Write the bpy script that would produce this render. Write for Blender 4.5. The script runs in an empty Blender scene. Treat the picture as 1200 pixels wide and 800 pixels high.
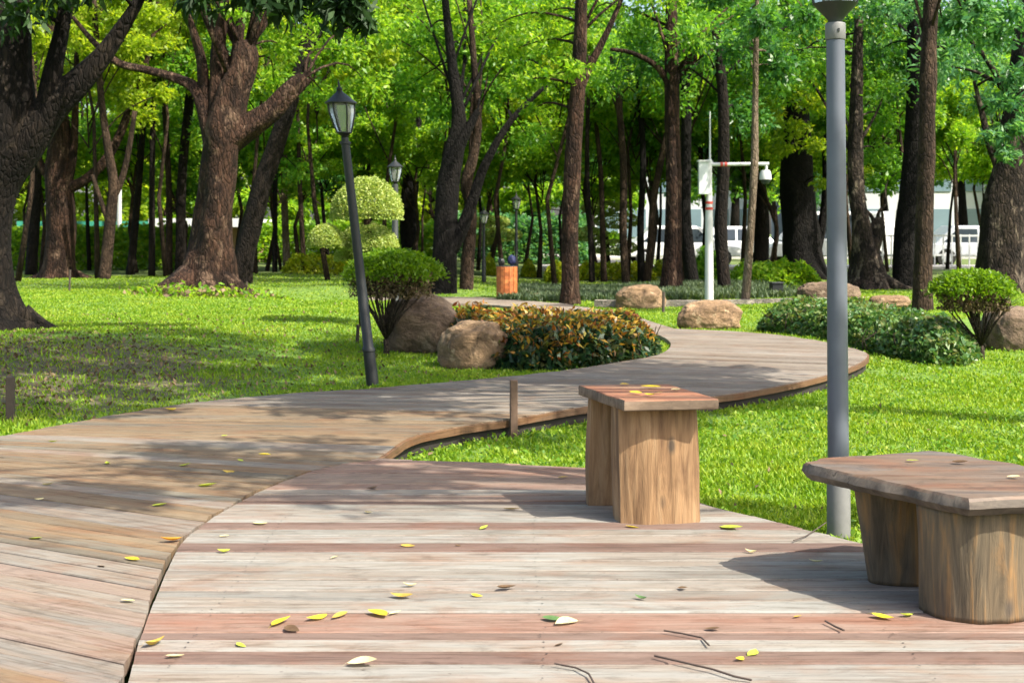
import bpy, bmesh, math, random
import numpy as np
from mathutils import Vector, Matrix, noise as mnoise

random.seed(7)
RNG = np.random.default_rng(11)
S = bpy.context.scene
COL = S.collection
F, CX, HY, H = 1550.0, 600.0, 270.0, 1.3      # lens in photo pixels, horizon row, eye height
rad = math.radians

# ------------------------------------------------------------------ terrain
def sstep(a, b, x):
    t = np.clip((np.asarray(x, float) - a) / (b - a), 0, 1)
    return t * t * (3 - 2 * t)

def terrain(x, y):
    x = np.asarray(x, float); y = np.asarray(y, float)
    u = y - (12.1 + 1.13 * np.clip(x, -8, 8))
    z = -0.13 + 0.09 * sstep(-1.3, 0.1, u)
    left = 1 - sstep(-3.0, 2.0, x)
    z = z + 0.20 * sstep(0.4, 8, u) * left
    z = z + 0.03 * np.sin(x * 0.9 + 1.0) * np.cos(y * 0.55) * sstep(1.5, 4, np.abs(u)) * sstep(9, 14, y)
    rise = sstep(12, 20, y) * sstep(1.5, 6, x)
    z = z + 0.09 * rise
    # level bed under the far arm of the boardwalk
    line = [(1.96, 17.1), (1.64, 19.5), (0.80, 22.6), (-0.63, 24.6), (-1.9, 24.7), (-2.9, 24.4)]
    dd = np.full(np.broadcast(x, y).shape, 1e9)
    for (ax, ay), (bx, by) in zip(line, line[1:]):
        t = np.clip(((x - ax) * (bx - ax) + (y - ay) * (by - ay)) / ((bx - ax) ** 2 + (by - ay) ** 2), 0, 1)
        dd = np.minimum(dd, np.hypot(x - ax - t * (bx - ax), y - ay - t * (by - ay)))
    m = 1 - sstep(1.1, 2.6, dd)
    return z * (1 - m) + np.minimum(z, -0.05) * m

def P(px, py, d):
    return Vector(((px - CX) / F * d, d, H - (py - HY) / F * d))

def gp(px, py):
    """where the sight line through a photo pixel meets the ground"""
    d = 3.0; prev = d
    while d < 200:
        p = P(px, py, d)
        if p.z <= float(terrain(p.x, p.y)):
            lo, hi = prev, d
            for _ in range(30):
                m = (lo + hi) / 2; q = P(px, py, m)
                if q.z <= float(terrain(q.x, q.y)): hi = m
                else: lo = m
            p = P(px, py, hi); p.z = float(terrain(p.x, p.y)); return p
        prev = d; d += 0.05
    return P(px, py, 200)

# ------------------------------------------------------------------ node helpers
def new_mat(name):
    m = bpy.data.materials.new(name); m.use_nodes = True
    nt = m.node_tree; nt.nodes.clear()
    out = nt.nodes.new('ShaderNodeOutputMaterial')
    b = nt.nodes.new('ShaderNodeBsdfPrincipled')
    nt.links.new(b.outputs[0], out.inputs[0])
    return m, nt, b, out

def nd(nt, t, **kw):
    n = nt.nodes.new(t)
    for k, v in kw.items():
        if k.startswith('i_'): n.inputs[k[2:].replace('_', ' ')].default_value = v
        else: setattr(n, k, v)
    return n

def ramp(nt, fac, stops):
    r = nt.nodes.new('ShaderNodeValToRGB')
    e = r.color_ramp.elements
    while len(e) < len(stops): e.new(0.5)
    for el, (p, c) in zip(e, stops):
        el.position = p; el.color = (c[0], c[1], c[2], 1) if not isinstance(c, (int, float)) else (c, c, c, 1)
    nt.links.new(fac, r.inputs[0]); return r.outputs[0]

def mapped(nt, scale, src='Object', rot=None):
    tc = nt.nodes.new('ShaderNodeTexCoord'); mp = nt.nodes.new('ShaderNodeMapping')
    mp.inputs['Scale'].default_value = scale
    if rot: mp.inputs['Rotation'].default_value = rot
    nt.links.new(tc.outputs[src], mp.inputs[0]); return mp.outputs[0]

def noise(nt, vec, scale, detail=4, rough=0.55, dist=0.0):
    n = nd(nt, 'ShaderNodeTexNoise'); n.inputs['Scale'].default_value = scale
    n.inputs['Detail'].default_value = detail; n.inputs['Roughness'].default_value = rough
    n.inputs['Distortion'].default_value = dist
    if vec is not None: nt.links.new(vec, n.inputs['Vector'])
    return n.outputs[0]

def mix(nt, fac, a, b, mode='MIX'):
    m = nt.nodes.new('ShaderNodeMix'); m.data_type = 'RGBA'; m.blend_type = mode; m.clamp_factor = True
    for sock, v in ((m.inputs[0], fac), (m.inputs[6], a), (m.inputs[7], b)):
        if isinstance(v, (int, float)): sock.default_value = v
        elif isinstance(v, (tuple, list)): sock.default_value = (v[0], v[1], v[2], 1)
        else: nt.links.new(v, sock)
    return m.outputs[2]

def math_(nt, op, a, b=0.0):
    m = nd(nt, 'ShaderNodeMath', operation=op)
    for s, v in ((m.inputs[0], a), (m.inputs[1], b)):
        if isinstance(v, (int, float)): s.default_value = v
        else: nt.links.new(v, s)
    return m.outputs[0]

def bump(nt, b, height, strength=0.4, dist=0.02):
    n = nd(nt, 'ShaderNodeBump'); n.inputs['Strength'].default_value = strength; n.inputs['Distance'].default_value = dist
    nt.links.new(height, n.inputs['Height']); nt.links.new(n.outputs[0], b.inputs['Normal'])

# ------------------------------------------------------------------ materials
M = {}
def plain(name, col, rough=0.5, metal=0.0, spot=0.12, scale=9.0, bumpy=0.0):
    m, nt, b, o = new_mat(name)
    v = mapped(nt, (1, 1, 1))
    n = noise(nt, v, scale, 5)
    c = mix(nt, n, tuple(x * (1 - spot) for x in col), tuple(min(1, x * (1 + spot)) for x in col))
    nt.links.new(c, b.inputs['Base Color'])
    b.inputs['Roughness'].default_value = rough; b.inputs['Metallic'].default_value = metal
    if bumpy: bump(nt, b, n, bumpy, 0.01)
    M[name] = m; return m

def bark(name, dark, light, scale=1.0, lichen=None):
    m, nt, b, o = new_mat(name)
    n1 = noise(nt, mapped(nt, (9 * scale, 9 * scale, 2.0 * scale)), 1.6, 8, 0.7, 1.4)
    n2 = noise(nt, mapped(nt, (1, 1, 0.6)), 3.2, 4, 0.6, 0.5)
    vo = nd(nt, 'ShaderNodeTexVoronoi'); vo.feature = 'DISTANCE_TO_EDGE'; vo.inputs['Scale'].default_value = 1.0
    wv = mapped(nt, (19 * scale, 19 * scale, 5.5 * scale))
    ad = nd(nt, 'ShaderNodeVectorMath', operation='ADD'); nt.links.new(wv, ad.inputs[0])
    nn = nd(nt, 'ShaderNodeTexNoise'); nn.inputs['Scale'].default_value = 5; nt.links.new(mapped(nt, (1, 1, 1)), nn.inputs['Vector'])
    nt.links.new(nn.outputs[1], ad.inputs[1]); nt.links.new(ad.outputs[0], vo.inputs['Vector'])
    c = mix(nt, ramp(nt, n1, [(0.40, (0, 0, 0)), (0.66, (1, 1, 1))]), dark, light)
    c = mix(nt, ramp(nt, n2, [(0.40, (0, 0, 0)), (0.62, (0.85,) * 3)]), c, tuple(0.5 * x for x in dark), 'MIX')
    if lichen:
        n3 = noise(nt, mapped(nt, (1, 1, 0.5)), 5.0, 5, 0.65, 0.6)
        c = mix(nt, ramp(nt, n3, [(0.55, (0, 0, 0)), (0.64, (0.8,) * 3)]), c, lichen)
    c = mix(nt, ramp(nt, vo.outputs[0], [(0.02, (0.55,) * 3), (0.10, (0,) * 3)]), c, tuple(0.4 * x for x in dark))
    nt.links.new(c, b.inputs['Base Color']); b.inputs['Roughness'].default_value = 0.92; b.inputs['Specular IOR Level'].default_value = 0.2
    bump(nt, b, math_(nt, 'ADD', n1, math_(nt, 'MULTIPLY', ramp(nt, vo.outputs[0], [(0, 0.0), (0.2, 1.0)]), 0.5)), 1.0, 0.035)
    M[name] = m

LEAF_GAIN = {'leaf_yellow': 1.15, 'leaf_bright': 1.35, 'leaf_mid': 1.55, 'leaf_dark': 1.5, 'leaf_blue': 1.5}
def leaf(name, cols, transl=0.4, rough=0.42, tcol=None, ns=0.7, nw=0.4):
    g_ = LEAF_GAIN.get(name, 1.0); cols = [tuple(min(0.75, x * g_) for x in c) for c in cols]
    if name in LEAF_GAIN: transl += 0.06
    m, nt, b, o = new_mat(name)
    g = nd(nt, 'ShaderNodeNewGeometry')
    rnd = g.outputs['Random Per Island']
    n = noise(nt, mapped(nt, (1, 1, 1)), ns, 3)
    f = math_(nt, 'ADD', math_(nt, 'MULTIPLY', rnd, 1 - nw), math_(nt, 'MULTIPLY', n, nw))
    k = len(cols)
    c = ramp(nt, f, [(0.12 + 0.76 * i / (k - 1), cols[i]) for i in range(k)])
    nt.links.new(c, b.inputs['Base Color']); b.inputs['Roughness'].default_value = rough
    b.inputs['Specular IOR Level'].default_value = 0.35
    t = nd(nt, 'ShaderNodeBsdfTranslucent')
    tc = mix(nt, 1.0, c, tcol or (1.5, 1.45, 0.6), 'MULTIPLY'); nt.links.new(tc, t.inputs[0])
    ms = nd(nt, 'ShaderNodeMixShader'); ms.inputs[0].default_value = transl
    nt.links.new(b.outputs[0], ms.inputs[1]); nt.links.new(t.outputs[0], ms.inputs[2]); nt.links.new(ms.outputs[0], o.inputs[0])
    M[name] = m

def planks(name, cols, stain, rough=0.7):
    m, nt, b, o = new_mat(name)
    g = nd(nt, 'ShaderNodeNewGeometry'); rnd = g.outputs['Random Per Island']
    uv = nt.nodes.new('ShaderNodeUVMap')
    comb = nd(nt, 'ShaderNodeCombineXYZ'); sep = nd(nt, 'ShaderNodeSeparateXYZ'); nt.links.new(uv.outputs[0], sep.inputs[0])
    nt.links.new(math_(nt, 'MULTIPLY', sep.outputs[0], 2.6), comb.inputs[0])
    nt.links.new(math_(nt, 'MULTIPLY', sep.outputs[1], 46), comb.inputs[1])
    nt.links.new(math_(nt, 'MULTIPLY', rnd, 50), comb.inputs[2])
    gr = noise(nt, comb.outputs[0], 1.0, 8, 0.72, 0.9)
    comb2 = nd(nt, 'ShaderNodeCombineXYZ')
    nt.links.new(math_(nt, 'MULTIPLY', sep.outputs[0], 0.8), comb2.inputs[0])
    nt.links.new(math_(nt, 'MULTIPLY', sep.outputs[1], 7), comb2.inputs[1])
    nt.links.new(math_(nt, 'MULTIPLY', rnd, 31), comb2.inputs[2])
    lg = noise(nt, comb2.outputs[0], 1.2, 4, 0.6, 0.8)
    k = len(cols)
    base = ramp(nt, rnd, [((i + 0.0) / k, cols[i]) for i in range(k)])
    base.node.color_ramp.interpolation = 'CONSTANT'
    c = mix(nt, ramp(nt, lg, [(0.42, (0,) * 3), (0.62, (0.8,) * 3)]), base, stain)
    dk = mix(nt, 1.0, c, (0.58, 0.54, 0.50), 'MULTIPLY')
    c = mix(nt, ramp(nt, gr, [(0.34, (1,) * 3), (0.52, (0,) * 3)]), c, dk)
    lt = mix(nt, 1.0, c, (1.16, 1.15, 1.14), 'MULTIPLY')
    c = mix(nt, ramp(nt, gr, [(0.55, (0,) * 3), (0.72, (1,) * 3)]), c, lt)
    wn = noise(nt, mapped(nt, (1, 1, 1)), 1.1, 5, 0.6)
    c = mix(nt, ramp(nt, wn, [(0.5, (0,) * 3), (0.72, (0.45,) * 3)]), c, mix(nt, 1.0, c, (0.55, 0.5, 0.47), 'MULTIPLY'))
    # ends of fine cracks
    comb3 = nd(nt, 'ShaderNodeCombineXYZ')
    nt.links.new(math_(nt, 'MULTIPLY', sep.outputs[0], 2.2), comb3.inputs[0])
    nt.links.new(math_(nt, 'MULTIPLY', sep.outputs[1], 120), comb3.inputs[1])
    nt.links.new(math_(nt, 'MULTIPLY', rnd, 77), comb3.inputs[2])
    ck = noise(nt, comb3.outputs[0], 1.0, 2, 0.5)
    c = mix(nt, ramp(nt, ck, [(0.20, (0.7,) * 3), (0.27, (0,) * 3)]), c, (0.05, 0.04, 0.035))
    rd = noise(nt, mapped(nt, (0.9, 2.6, 1)), 2.3, 6, 0.66, 0.6)
    c = mix(nt, ramp(nt, rd, [(0.50, (0,) * 3), (0.66, (0.6,) * 3)]), c, mix(nt, 1.0, c, (0.92, 0.66, 0.55), 'MULTIPLY'))
    sp = noise(nt, mapped(nt, (1, 1.6, 1)), 42, 3, 0.6)
    c = mix(nt, ramp(nt, sp, [(0.27, (0.7,) * 3), (0.33, (0,) * 3)]), c, (0.05, 0.042, 0.034))
    sp2 = noise(nt, mapped(nt, (1, 2.4, 1)), 5.5, 6, 0.7, 0.5)
    c = mix(nt, ramp(nt, sp2, [(0.53, (0,) * 3), (0.68, (0.6,) * 3)]), c, mix(nt, 1.0, c, (0.5, 0.47, 0.45), 'MULTIPLY'))
    nt.links.new(c, b.inputs['Base Color']); b.inputs['Roughness'].default_value = rough
    b.inputs['Specular IOR Level'].default_value = 0.25
    bump(nt, b, gr, 0.8, 0.006)
    M[name] = m

def log_wood(name, c0, c1, c2, dark=(0.05, 0.04, 0.03)):
    m, nt, b, o = new_mat(name)
    v = mapped(nt, (14, 14, 1.3)); n = noise(nt, v, 1.5, 7, 0.66, 0.8)
    v2 = mapped(nt, (5, 5, 1.6)); n2 = noise(nt, v2, 1.4, 4, 0.6, 0.5)
    c = ramp(nt, n, [(0.3, c0), (0.5, c1), (0.7, c2)])
    c = mix(nt, ramp(nt, n2, [(0.5, (0,) * 3), (0.7, (0.7,) * 3)]), c, mix(nt, 1.0, c, (0.5, 0.45, 0.42), 'MULTIPLY'))
    vk = nd(nt, 'ShaderNodeTexVoronoi'); vk.inputs['Scale'].default_value = 2.6
    nt.links.new(mapped(nt, (3.2, 3.2, 1.5)), vk.inputs['Vector'])
    c = mix(nt, ramp(nt, vk.outputs[0], [(0.07, (0.85,) * 3), (0.19, (0,) * 3)]), c, dark)
    vc = mapped(nt, (34, 34, 1.6)); nc = noise(nt, vc, 1.0, 3, 0.5)
    c = mix(nt, ramp(nt, nc, [(0.28, (0.55,) * 3), (0.35, (0,) * 3)]), c, dark)
    nt.links.new(c, b.inputs['Base Color']); b.inputs['Roughness'].default_value = 0.8
    bump(nt, b, math_(nt, 'ADD', n, math_(nt, 'MULTIPLY', nc, 0.5)), 0.8, 0.014); M[name] = m

def slab_wood(name, cols, ang, wet=0.5):
    m, nt, b, o = new_mat(name)
    v = mapped(nt, (1.6, 16, 9), rot=(0, 0, ang)); n = noise(nt, v, 1.6, 6, 0.62, 0.7)
    v2 = mapped(nt, (1.2, 4, 4), rot=(0, 0, ang)); n2 = noise(nt, v2, 1.8, 4, 0.55, 0.6)
    c = ramp(nt, n2, [(0.3, cols[0]), (0.5, cols[1]), (0.68, cols[2])])
    c = mix(nt, ramp(nt, n, [(0.35, (0.75,) * 3), (0.58, (0,) * 3)]), c, mix(nt, 1.0, c, (0.42, 0.38, 0.36), 'MULTIPLY'))
    v3 = mapped(nt, (2.2, 46, 30), rot=(0, 0, ang)); n3 = noise(nt, v3, 1.0, 4, 0.6, 0.6)
    c = mix(nt, ramp(nt, n3, [(0.31, (0.75,) * 3), (0.38, (0,) * 3)]), c, (0.03, 0.022, 0.017))
    n4 = noise(nt, mapped(nt, (1, 1, 1)), 22, 5, 0.7)
    c = mix(nt, ramp(nt, n4, [(0.54, (0,) * 3), (0.68, (0.55,) * 3)]), c, mix(nt, 1.0, c, (0.45,) * 3, 'MULTIPLY'))
    n = math_(nt, 'ADD', n, math_(nt, 'MULTIPLY', n3, 0.6))
    nt.links.new(c, b.inputs['Base Color']); b.inputs['Roughness'].default_value = wet
    bump(nt, b, n, 0.5, 0.006); M[name] = m

def stone(name, c0, c1, c2):
    m, nt, b, o = new_mat(name)
    n = noise(nt, mapped(nt, (1, 1, 1.6)), 3.0, 8, 0.62, 0.4); n2 = noise(nt, mapped(nt, (1, 1, 1)), 28, 6, 0.7)
    c = ramp(nt, n, [(0.3, c0), (0.5, c1), (0.7, c2)])
    c = mix(nt, ramp(nt, n2, [(0.35, (0.6,) * 3), (0.6, (0,) * 3)]), c, mix(nt, 1.0, c, (0.5,) * 3, 'MULTIPLY'))
    n4 = noise(nt, mapped(nt, (1, 1, 0.6)), 5.5, 6, 0.7, 0.8)
    c = mix(nt, ramp(nt, n4, [(0.56, (0,) * 3), (0.66, (0.75,) * 3)]), c, (c0[0] * .5, c0[1] * .5, c0[2] * .5))
    n5 = noise(nt, mapped(nt, (1, 1, 1)), 8, 5, 0.7)
    c = mix(nt, ramp(nt, n5, [(0.60, (0,) * 3), (0.66, (0.7,) * 3)]), c, (c2[0] * 1.15, c2[1] * 1.25, c2[2] * 1.3))
    nt.links.new(c, b.inputs['Base Color']); b.inputs['Roughness'].default_value = 0.88
    hh = math_(nt, 'ADD', n, math_(nt, 'MULTIPLY', n2, 0.35)); bump(nt, b, hh, 1.0, 0.08); M[name] = m

def make_materials():
    bark('bark_dark', (0.00806, 0.0062, 0.00496), (0.02976, 0.02046, 0.01488), 1.0)  # dark tone stands in for the grove's shade on trunks
    bark('bark_red', (0.01613, 0.009216, 0.006336), (0.08928, 0.04608, 0.0288), 0.9, (0.1382, 0.08928, 0.06048))
    bark('bark_brown', (0.0272, 0.01768, 0.01224), (0.1224, 0.0782, 0.051), 1.2)
    bark('bark_pale', (0.14, 0.1015, 0.07), (0.322, 0.252, 0.182), 1.2)
    bark('bark_black', (0.00455, 0.0039, 0.003575), (0.0156, 0.01235, 0.0104), 1.0)  # shade on these trunks is put into the bark colour
    bark('bark_gnarled', (0.0126, 0.0098, 0.0077), (0.0805, 0.0574, 0.042), 0.8, (0.168, 0.133, 0.098))
    bark('bark_shade', (0.0054, 0.0042, 0.0033), (0.0216, 0.015, 0.0108), 1.0, (0.036, 0.027, 0.0192))  # left edge trunk: its shade is painted into this darker bark
    bark('twig_bark', (0.05, 0.04, 0.03), (0.17, 0.13, 0.09), 2.5)
    leaf('leaf_yellow', [(0.10,0.19,0.010),(0.21,0.31,0.016),(0.36,0.41,0.035)], 0.52)
    leaf('leaf_bright', [(0.055, 0.15, 0.012),(0.143, 0.27, 0.018),(0.286, 0.38, 0.028)], 0.5)
    leaf('leaf_mid', [(0.03304, 0.105, 0.012),(0.0767, 0.19, 0.018),(0.1711, 0.28, 0.025)], 0.46)
    leaf('leaf_dark', [(0.015,0.06,0.016),(0.035,0.115,0.024),(0.085,0.19,0.035)], 0.4, 0.36)
    leaf('leaf_blue', [(0.022,0.085,0.034),(0.055,0.155,0.058),(0.13,0.25,0.095)], 0.4, 0.34)
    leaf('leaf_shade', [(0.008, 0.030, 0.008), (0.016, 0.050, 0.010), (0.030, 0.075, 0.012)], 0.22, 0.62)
    leaf('leaf_topiary', [(0.17, 0.27, 0.055), (0.33, 0.42, 0.11), (0.51, 0.54, 0.21)], 0.35, 0.5)
    leaf('leaf_shrub', [(0.0574, 0.1394, 0.0082),(0.1312, 0.2542, 0.01148),(0.2214, 0.3362, 0.01804)], 0.45)
    leaf('leaf_hedge', [(0.024, 0.075, 0.018), (0.06, 0.155, 0.040), (0.15, 0.24, 0.07), (0.19, 0.15, 0.07)], 0.3, 0.36)
    leaf('leaf_croton_green', [(0.008, 0.028, 0.012), (0.014, 0.046, 0.018), (0.035, 0.075, 0.022), (0.075, 0.055, 0.02)], 0.2, 0.34)
    leaf('leaf_croton_red', [(0.05, 0.09, 0.015), (0.16, 0.045, 0.014), (0.10, 0.15, 0.02), (0.34, 0.12, 0.02), (0.42, 0.29, 0.035), (0.13, 0.19, 0.025)], 0.35, 0.4, (1.4, 1.2, 0.8))
    leaf('leaf_lime', [(0.16,0.24,0.010),(0.30,0.37,0.012),(0.48,0.46,0.03)], 0.4)
    leaf('grass_blade', [(0.06188, 0.1513, 0.01),(0.1238, 0.2522, 0.012),(0.2025, 0.3228, 0.018),(0.2812, 0.3733, 0.028),(0.405, 0.4035, 0.07)], 0.42, 0.55, None, 1.3, 0.62)
    leaf('leaf_weed', [(0.04, 0.12, 0.012), (0.10, 0.23, 0.016), (0.22, 0.33, 0.03), (0.34, 0.38, 0.06)], 0.4, 0.5, None, 1.5, 0.5)
    leaf('grass_shade', [(0.030, 0.100, 0.008), (0.055, 0.165, 0.010), (0.10, 0.215, 0.014)], 0.4, 0.5)
    leaf('grass_grey', [(0.045, 0.080, 0.040), (0.085, 0.13, 0.065), (0.13, 0.17, 0.09)], 0.3, 0.5)
    leaf('litter', [(0.05, 0.035, 0.02), (0.14, 0.095, 0.05), (0.24, 0.18, 0.10)], 0.15, 0.7)
    planks('deck_wood', [(0.2163, 0.2119, 0.192), (0.2351, 0.2281, 0.2083), (0.2037, 0.1956, 0.1757), (0.2257, 0.2184, 0.1953), (0.2476, 0.2444, 0.2245), (0.1944, 0.1891, 0.1724)], (0.2257, 0.1891, 0.153))
    planks('deck_dark', [(0.1333, 0.0899, 0.0744), (0.155, 0.1085, 0.0899), (0.1178, 0.0837, 0.0713)], (0.1674, 0.1178, 0.0961))
    planks('deck_red', [(0.218, 0.1358, 0.1042), (0.2058, 0.1421, 0.1137)], (0.2301, 0.1705, 0.1389))
    planks('deck_tan', [(0.2178, 0.1683, 0.1353), (0.198, 0.1584, 0.132), (0.231, 0.1881, 0.1551)], (0.2442, 0.165, 0.1254))
    planks('path_wood', [(0.1532, 0.1213, 0.0834), (0.1777, 0.1382, 0.0934), (0.1409, 0.1246, 0.09675), (0.1961, 0.1517, 0.1001), (0.1654, 0.1517, 0.12), (0.1348, 0.1011, 0.07005)], (0.2022, 0.1348, 0.07672))
    planks('path_grey', [(0.1789, 0.1591, 0.1359), (0.2133, 0.1924, 0.1678), (0.1548, 0.1332, 0.1119), (0.2271, 0.2072, 0.1798)], (0.2133, 0.1739, 0.1319))
    planks('path_pale', [(0.1985, 0.1848, 0.1617), (0.2171, 0.2013, 0.1749), (0.1799, 0.165, 0.1452), (0.2171, 0.1683, 0.1386)], (0.2109, 0.165, 0.1254))
    planks('rim_wood', [(0.0918, 0.0648, 0.0459), (0.1296, 0.0783, 0.0459), (0.0702, 0.054, 0.0405)], (0.162, 0.0864, 0.0405))
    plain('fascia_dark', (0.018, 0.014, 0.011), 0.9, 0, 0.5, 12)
    log_wood('log_fresh', (0.116, 0.0598, 0.02688), (0.2726, 0.161, 0.07616), (0.3828, 0.253, 0.1344))
    log_wood('log_weathered', (0.052, 0.0425, 0.0276), (0.1365, 0.1025, 0.0598), (0.2925, 0.1625, 0.0575), (0.0585, 0.05, 0.04025))
    slab_wood('slab_red', [(0.2295, 0.084, 0.0396), (0.2805, 0.12, 0.0612), (0.2635, 0.16, 0.0972)], rad(20), 0.7)
    slab_wood('slab_brown', [(0.165, 0.0735, 0.037), (0.1452, 0.098, 0.0666), (0.132, 0.112, 0.0962)], rad(60), 0.62)
    slab_wood('slab_edge', [(0.06, 0.05, 0.04), (0.11, 0.09, 0.07), (0.19, 0.155, 0.12)], rad(60), 0.8)
    slab_wood('slab_side', [(0.15, 0.11, 0.075), (0.21, 0.15, 0.10), (0.26, 0.19, 0.13)], rad(20), 0.8)
    slab_wood('bin_slat', [(0.405, 0.1148, 0.03375), (0.54, 0.1688, 0.04725), (0.621, 0.2295, 0.0675)], rad(90), 0.5)
    stone('boulder', (0.119, 0.0728, 0.0392), (0.266, 0.168, 0.0896), (0.42, 0.287, 0.168))
    stone('boulder_dark', (0.078, 0.052, 0.0338), (0.1625, 0.1105, 0.0715), (0.26, 0.1885, 0.1235))
    stone('kerb_stone', (0.25, 0.215, 0.17), (0.36, 0.31, 0.25), (0.44, 0.39, 0.33))
    plain('silver_paint', (0.1053, 0.1189, 0.1458), 0.42, 0.15, 0.22, 9, 0.08)
    plain('silver_base', (0.1615, 0.1615, 0.1573), 0.55, 0.1, 0.25, 20, 0.1)
    plain('black_metal', (0.009, 0.011, 0.011), 0.5, 0.0, 0.3, 20, 0.15)
    plain('dark_grey_metal', (0.035, 0.04, 0.04), 0.5, 0.1, 0.2)
    plain('white_paint', (0.56, 0.57, 0.57), 0.4, 0, 0.05)
    plain('pale_paint', (0.60, 0.63, 0.64), 0.45, 0, 0.06)
    plain('red_paint', (0.50, 0.06, 0.045), 0.4)
    plain('stake_wood', (0.132, 0.0825, 0.055), 0.85, 0, 0.4, 30, 0.3)
    plain('stake_dark', (0.06, 0.045, 0.035), 0.85, 0, 0.4, 30, 0.3)
    plain('black_plastic', (0.012, 0.012, 0.013), 0.35)
    plain('blue_plastic', (0.018, 0.022, 0.075), 0.4)
    plain('car_white', (0.78, 0.79, 0.80), 0.25)
    plain('car_silver', (0.48, 0.50, 0.53), 0.25, 0.4)
    plain('tyre_rubber', (0.015, 0.015, 0.015), 0.9)
    plain('car_glass', (0.03, 0.04, 0.05), 0.08)
    plain('tail_red', (0.42, 0.02, 0.02), 0.25)
    plain('asphalt', (0.060, 0.060, 0.060), 0.9, 0, 0.3, 6)
    plain('road_paint', (0.75, 0.75, 0.72), 0.6)
    plain('pavement', (0.44, 0.42, 0.39), 0.9, 0, 0.15, 4)
    plain('far_wall', (0.62, 0.65, 0.68), 0.7, 0, 0.05, 2)
    plain('far_glass', (0.22, 0.32, 0.38), 0.12, 0.2, 0.2, 1)
    plain('roof_green', (0.05, 0.32, 0.22), 0.5)
    plain('roof_white', (0.72, 0.74, 0.76), 0.5)
    plain('kiosk_wall', (0.34, 0.20, 0.13), 0.8)
    plain('twig', (0.055, 0.038, 0.03), 0.8)
    for n, c in (('fallen_yellow', (0.58, 0.47, 0.035)), ('fallen_lime', (0.42, 0.50, 0.06)), ('fallen_cream', (0.60, 0.55, 0.30)),
                 ('fallen_brown', (0.12, 0.075, 0.04)), ('fallen_mustard', (0.40, 0.29, 0.06)), ('fallen_orange', (0.60, 0.27, 0.03)), ('fallen_green', (0.09, 0.17, 0.06))):
        leaf(n, [tuple(x * k for x, k in zip(c, (0.55, 0.42, 0.5))), c, tuple(min(1, 1.1 * x) for x in c)], 0.2, 0.5, (1.1, 1.05, 0.8), 7.0, 1.0)
    # frosted lamp glass
    m, nt, b, o = new_mat('lamp_glass')
    b.inputs['Base Color'].default_value = (0.78, 0.82, 0.80, 1); b.inputs['Roughness'].default_value = 0.18
    b.inputs['Transmission Weight'].default_value = 0.75; b.inputs['IOR'].default_value = 1.1
    M['lamp_glass'] = m
    # ground: soil, moss, short lawn
    m, nt, b, o = new_mat('lawn_soil')
    v = mapped(nt, (1, 1, 1))
    n1 = noise(nt, v, 0.5, 5, 0.6); n2 = noise(nt, v, 9, 6, 0.65); n3 = noise(nt, v, 60, 4, 0.7)
    lawn = ramp(nt, n2, [(0.3, (0.045, 0.095, 0.012)), (0.5, (0.095, 0.185, 0.016)), (0.72, (0.18, 0.27, 0.03))])
    soil = ramp(nt, n3, [(0.3, (0.045, 0.042, 0.020)), (0.5, (0.09, 0.08, 0.038)), (0.7, (0.15, 0.125, 0.06))])
    # worn patch under the trees on the left
    sep = nd(nt, 'ShaderNodeSeparateXYZ'); nt.links.new(v, sep.inputs[0])
    dx = math_(nt, 'MULTIPLY', math_(nt, 'ADD', sep.outputs[0], 4.6), 0.30)
    dy = math_(nt, 'MULTIPLY', math_(nt, 'SUBTRACT', sep.outputs[1], 11.6), 0.26)
    rr = math_(nt, 'ADD', math_(nt, 'MULTIPLY', dx, dx), math_(nt, 'MULTIPLY', dy, dy))
    worn = ramp(nt, math_(nt, 'ADD', rr, math_(nt, 'MULTIPLY', n2, 0.9)), [(0.75, (1,) * 3), (1.45, (0,) * 3)])
    bare = ramp(nt, math_(nt, 'ADD', math_(nt, 'MULTIPLY', n1, 0.6), math_(nt, 'MULTIPLY', n2, 0.4)), [(0.58, (0,) * 3), (0.68, (0.7,) * 3)])
    far = ramp(nt, math_(nt, 'MULTIPLY', sep.outputs[1], 0.01), [(0.24, (0,) * 3), (0.34, (0.45,) * 3)])
    k = mix(nt, 1.0, worn, mix(nt, 1.0, bare, far, 'ADD'), 'ADD')
    c = mix(nt, k, lawn, soil)
    nt.links.new(c, b.inputs['Base Color']); b.inputs['Roughness'].default_value = 0.95
    bump(nt, b, math_(nt, 'ADD', n2, n3), 0.6, 0.03)
    M['lawn_soil'] = m

make_materials()

# ------------------------------------------------------------------ object helpers
def tag(o, label, cat=None, group=None, kind=None):
    o['label'] = label
    if cat: o['category'] = cat
    if group: o['group'] = group
    if kind: o['kind'] = kind
    return o

def thing(name, loc, label, cat, group=None, rz=0.0):
    o = bpy.data.objects.new(name, None); COL.objects.link(o)
    o.empty_display_size = 0.2; o.location = loc; o.rotation_euler = (0, 0, rz)
    return tag(o, label, cat, group)

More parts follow.
